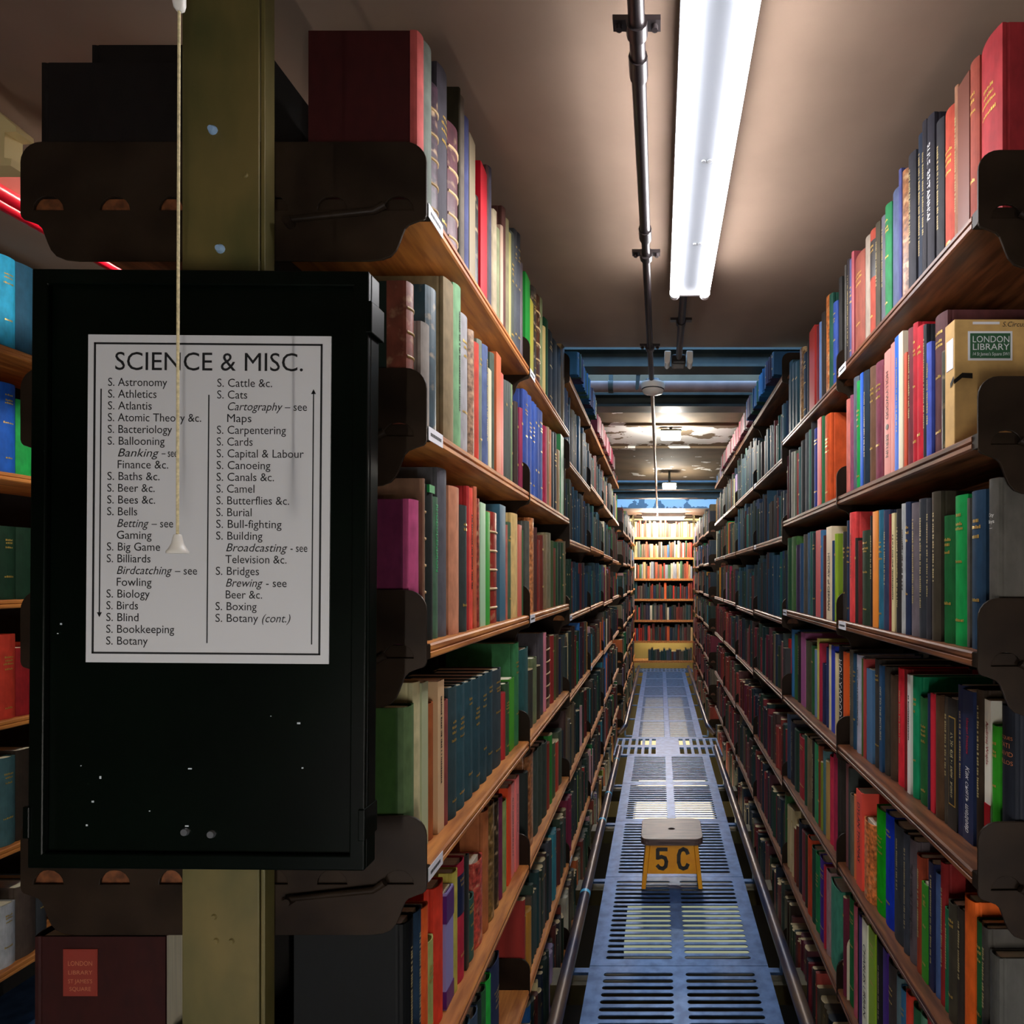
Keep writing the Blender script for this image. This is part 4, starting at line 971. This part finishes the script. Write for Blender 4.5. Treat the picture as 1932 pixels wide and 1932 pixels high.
# ------------------------------------------------------------------ next aisle on the left
tl = thing('bookcase', 'bookcase in the next aisle, beyond the sign at the picture edge', 'bookcase', (-1.76, 1.2, 0), group='library shelving bays')
SL = [1.925, 1.585, 1.24, .915, .57, .24, -.1]
for z in SL: MB().prism(shelf_profile(-.282, 0), 'y', .005, 1.2).obj('shelf', M['wood'], tl).location = (0, 0, z)
for yy in (0, .6, 1.2): MB().box(-.3, -.25, yy, yy+.03, -.6, CEIL-.001).obj('upright', M['irong'], tl)
MB().box(-.30, -.285, .03, 1.2, -.55, CEIL-.05).obj('dark_backing', M['gloom'], tl)
side_rows = {0: ['1c3c54 .26', '30a8d8 .25', '20506c .25', '1c2c40 .245', 'e06028 .215', '2c4c3c .22'], 1: ['58b0d0 .2', '1c58b8 .245', '1c9c48 .21', '2c4c8c .22'], 2: ['143020 .2'], 3: ['b03020 .23', 'b83828 .23', '8c1c20 .19', 'c04030 .2', '40201c .21'], 4: ['1c2440 .22', '3c5c60 .24', '2c241c .25', '242424 .22'], 5: ['34383c .2', 'b0b4b8 .17', '4c4038 .2']}
for k, lst in side_rows.items():
    y = 1.612
    i = 0
    while y < 1.77:
        hx, H = lst[i % len(lst)].split(); th = .030+.012*((i*7) % 3)
        o = make_book(1, -1.775, y, y+th, SL[k]+.0004, float(H), .16, hx, 'cg' if i % 2 else 'c', (5, k, i))
        o['label'] = '%s book in the next aisle, %s shelf, %s of the row' % (cname(hx), ORD[k], ORD[i]); o['group'] = 'books in the next aisle'
        y += th+.001; i += 1
tr = thing('cable_tray', 'red slotted tray hanging in the next aisle above the sign', 'cable tray', (-1.25, .95, 2.022))
MB().prism([(-.02, .03), (.03, .075), (.033, .073), (-.016, .026)], 'y', 0, 1.0).obj('slotted_lid', M['pink'], tr)
sl_ = MB()
for k in range(16): sl_.add([(-.0105, .03+k*.06, .0402), (.0225, .045+k*.06, .0700), (.0225, .053+k*.06, .0700), (-.0105, .038+k*.06, .0402)], [(0,1,2,3)])
for v in range(len(sl_.v)): sl_.v[v] = (sl_.v[v][0]+.0035, sl_.v[v][1], sl_.v[v][2]-.0045)
sl_.obj('slots', M['bpaint'], tr)
MB().tube([(-.022, 0, .022), (-.022, 1.0, .022)], .016, 12).tube([(-.030, 0, .004), (-.030, 1.0, .004)], .011, 12).obj('red_tube', M['red'], tr)
for yy in (.12, .4, .68): MB().tube([(-.022, yy, .022), (-.022, yy+.012, .022)], .0172, 12).obj('joint', M['pink'], tr)
for yy in (.1, .8): MB().box(-.004, .004, yy, yy+.01, .06, CEIL-2.022-.0006).obj('hanger', M['irong'], tr)
batten('fluorescent_light', 'lamp glimpsed in the next aisle above the red tray', 'light', -1.06, 1.25, 2.1, 2.13, ME['left'], tubes=(0,))
t = thing('shelf_support', 'pale wooden bracket lit from behind at the top left edge', 'bracket', (-1.136, 1.05, 2.01))
q = .000913
MB().prism([(-.064, .14), (0, .09), (30*q, 74*q), (31*q, 64*q), (9*q, 63*q), (8*q, 15*q), (22*q, 13*q), (20*q, 0), (-.064, 0)], 'y', 0, .03).obj('wood', M['cream'], t)
MB().box(-.064, -.05, .005, .025, .1401, CEIL-2.01-.0006).obj('hanger', M['irong'], t)
# fill lamps added behind the viewpoint, lower-storey light below the walkway, hidden light added at the far end
for i, (x, lb) in enumerate(((-.55, 'left'), (.75, 'right'))):
    t = thing('fill_lamp', 'upright lamp on the wall behind the viewpoint, %s of two' % lb, 'lamp', (x, -1.04, .12))
    MB().tube([(0, 0, 0), (0, 0, .75)], .016, 12).obj('tube', ME['back'], t)
    MB().box(-.05, .05, -.06, -.025, -.03, .78).obj('housing', M['white'], t, .003)
    for z in (-.03, .75): MB().box(-.02, .02, -.03, .02, z, z+.03).obj('lampholder', M['white'], t)
tlow = thing('fluorescent_light', 'light of the storey below seen through the floor slots', 'light', (.08, 4.12, -.42))
MB().box(-.25, .30, 0, .98, 0, .03).obj('tube', ME['low'], tlow); MB().box(-.27, .32, -.02, 1.0, -.06, -.001).obj('housing', M['white'], tlow)
tlow2 = thing('lamp_housing', 'pale lamp just below the walkway slots by the stool', 'light', (.06, 2.58, -.30))
MB().box(-.21, .32, 0, .62, 0, .05).obj('diffuser', emis('pale_diffuser', (.72, .78, .5), .33), tlow2, .004)
MB().box(-.21, .33, -.01, .63, -.03, -.001).obj('housing', M['white'], tlow2)
twl = thing('fill_lamp', 'low warm lamp lighting the cream wall under the end bookcase', 'lamp', (.06, 9.16, .52))
MB().box(-.4, .4, 0, .02, -.02, .0).obj('tube', ME['wall'], twl); MB().box(-.42, .42, .021, .04, -.03, .01).obj('bracket', M['white'], twl)
tlw3 = thing('fluorescent_light', 'light of the storey below under the far walkway', 'light', (.06, 6.2, -.42))
MB().box(-.25, .25, 0, 2.4, 0, .03).obj('tube', emis('lower_glow_far', (1, .82, .45), LOWL*.35), tlw3)
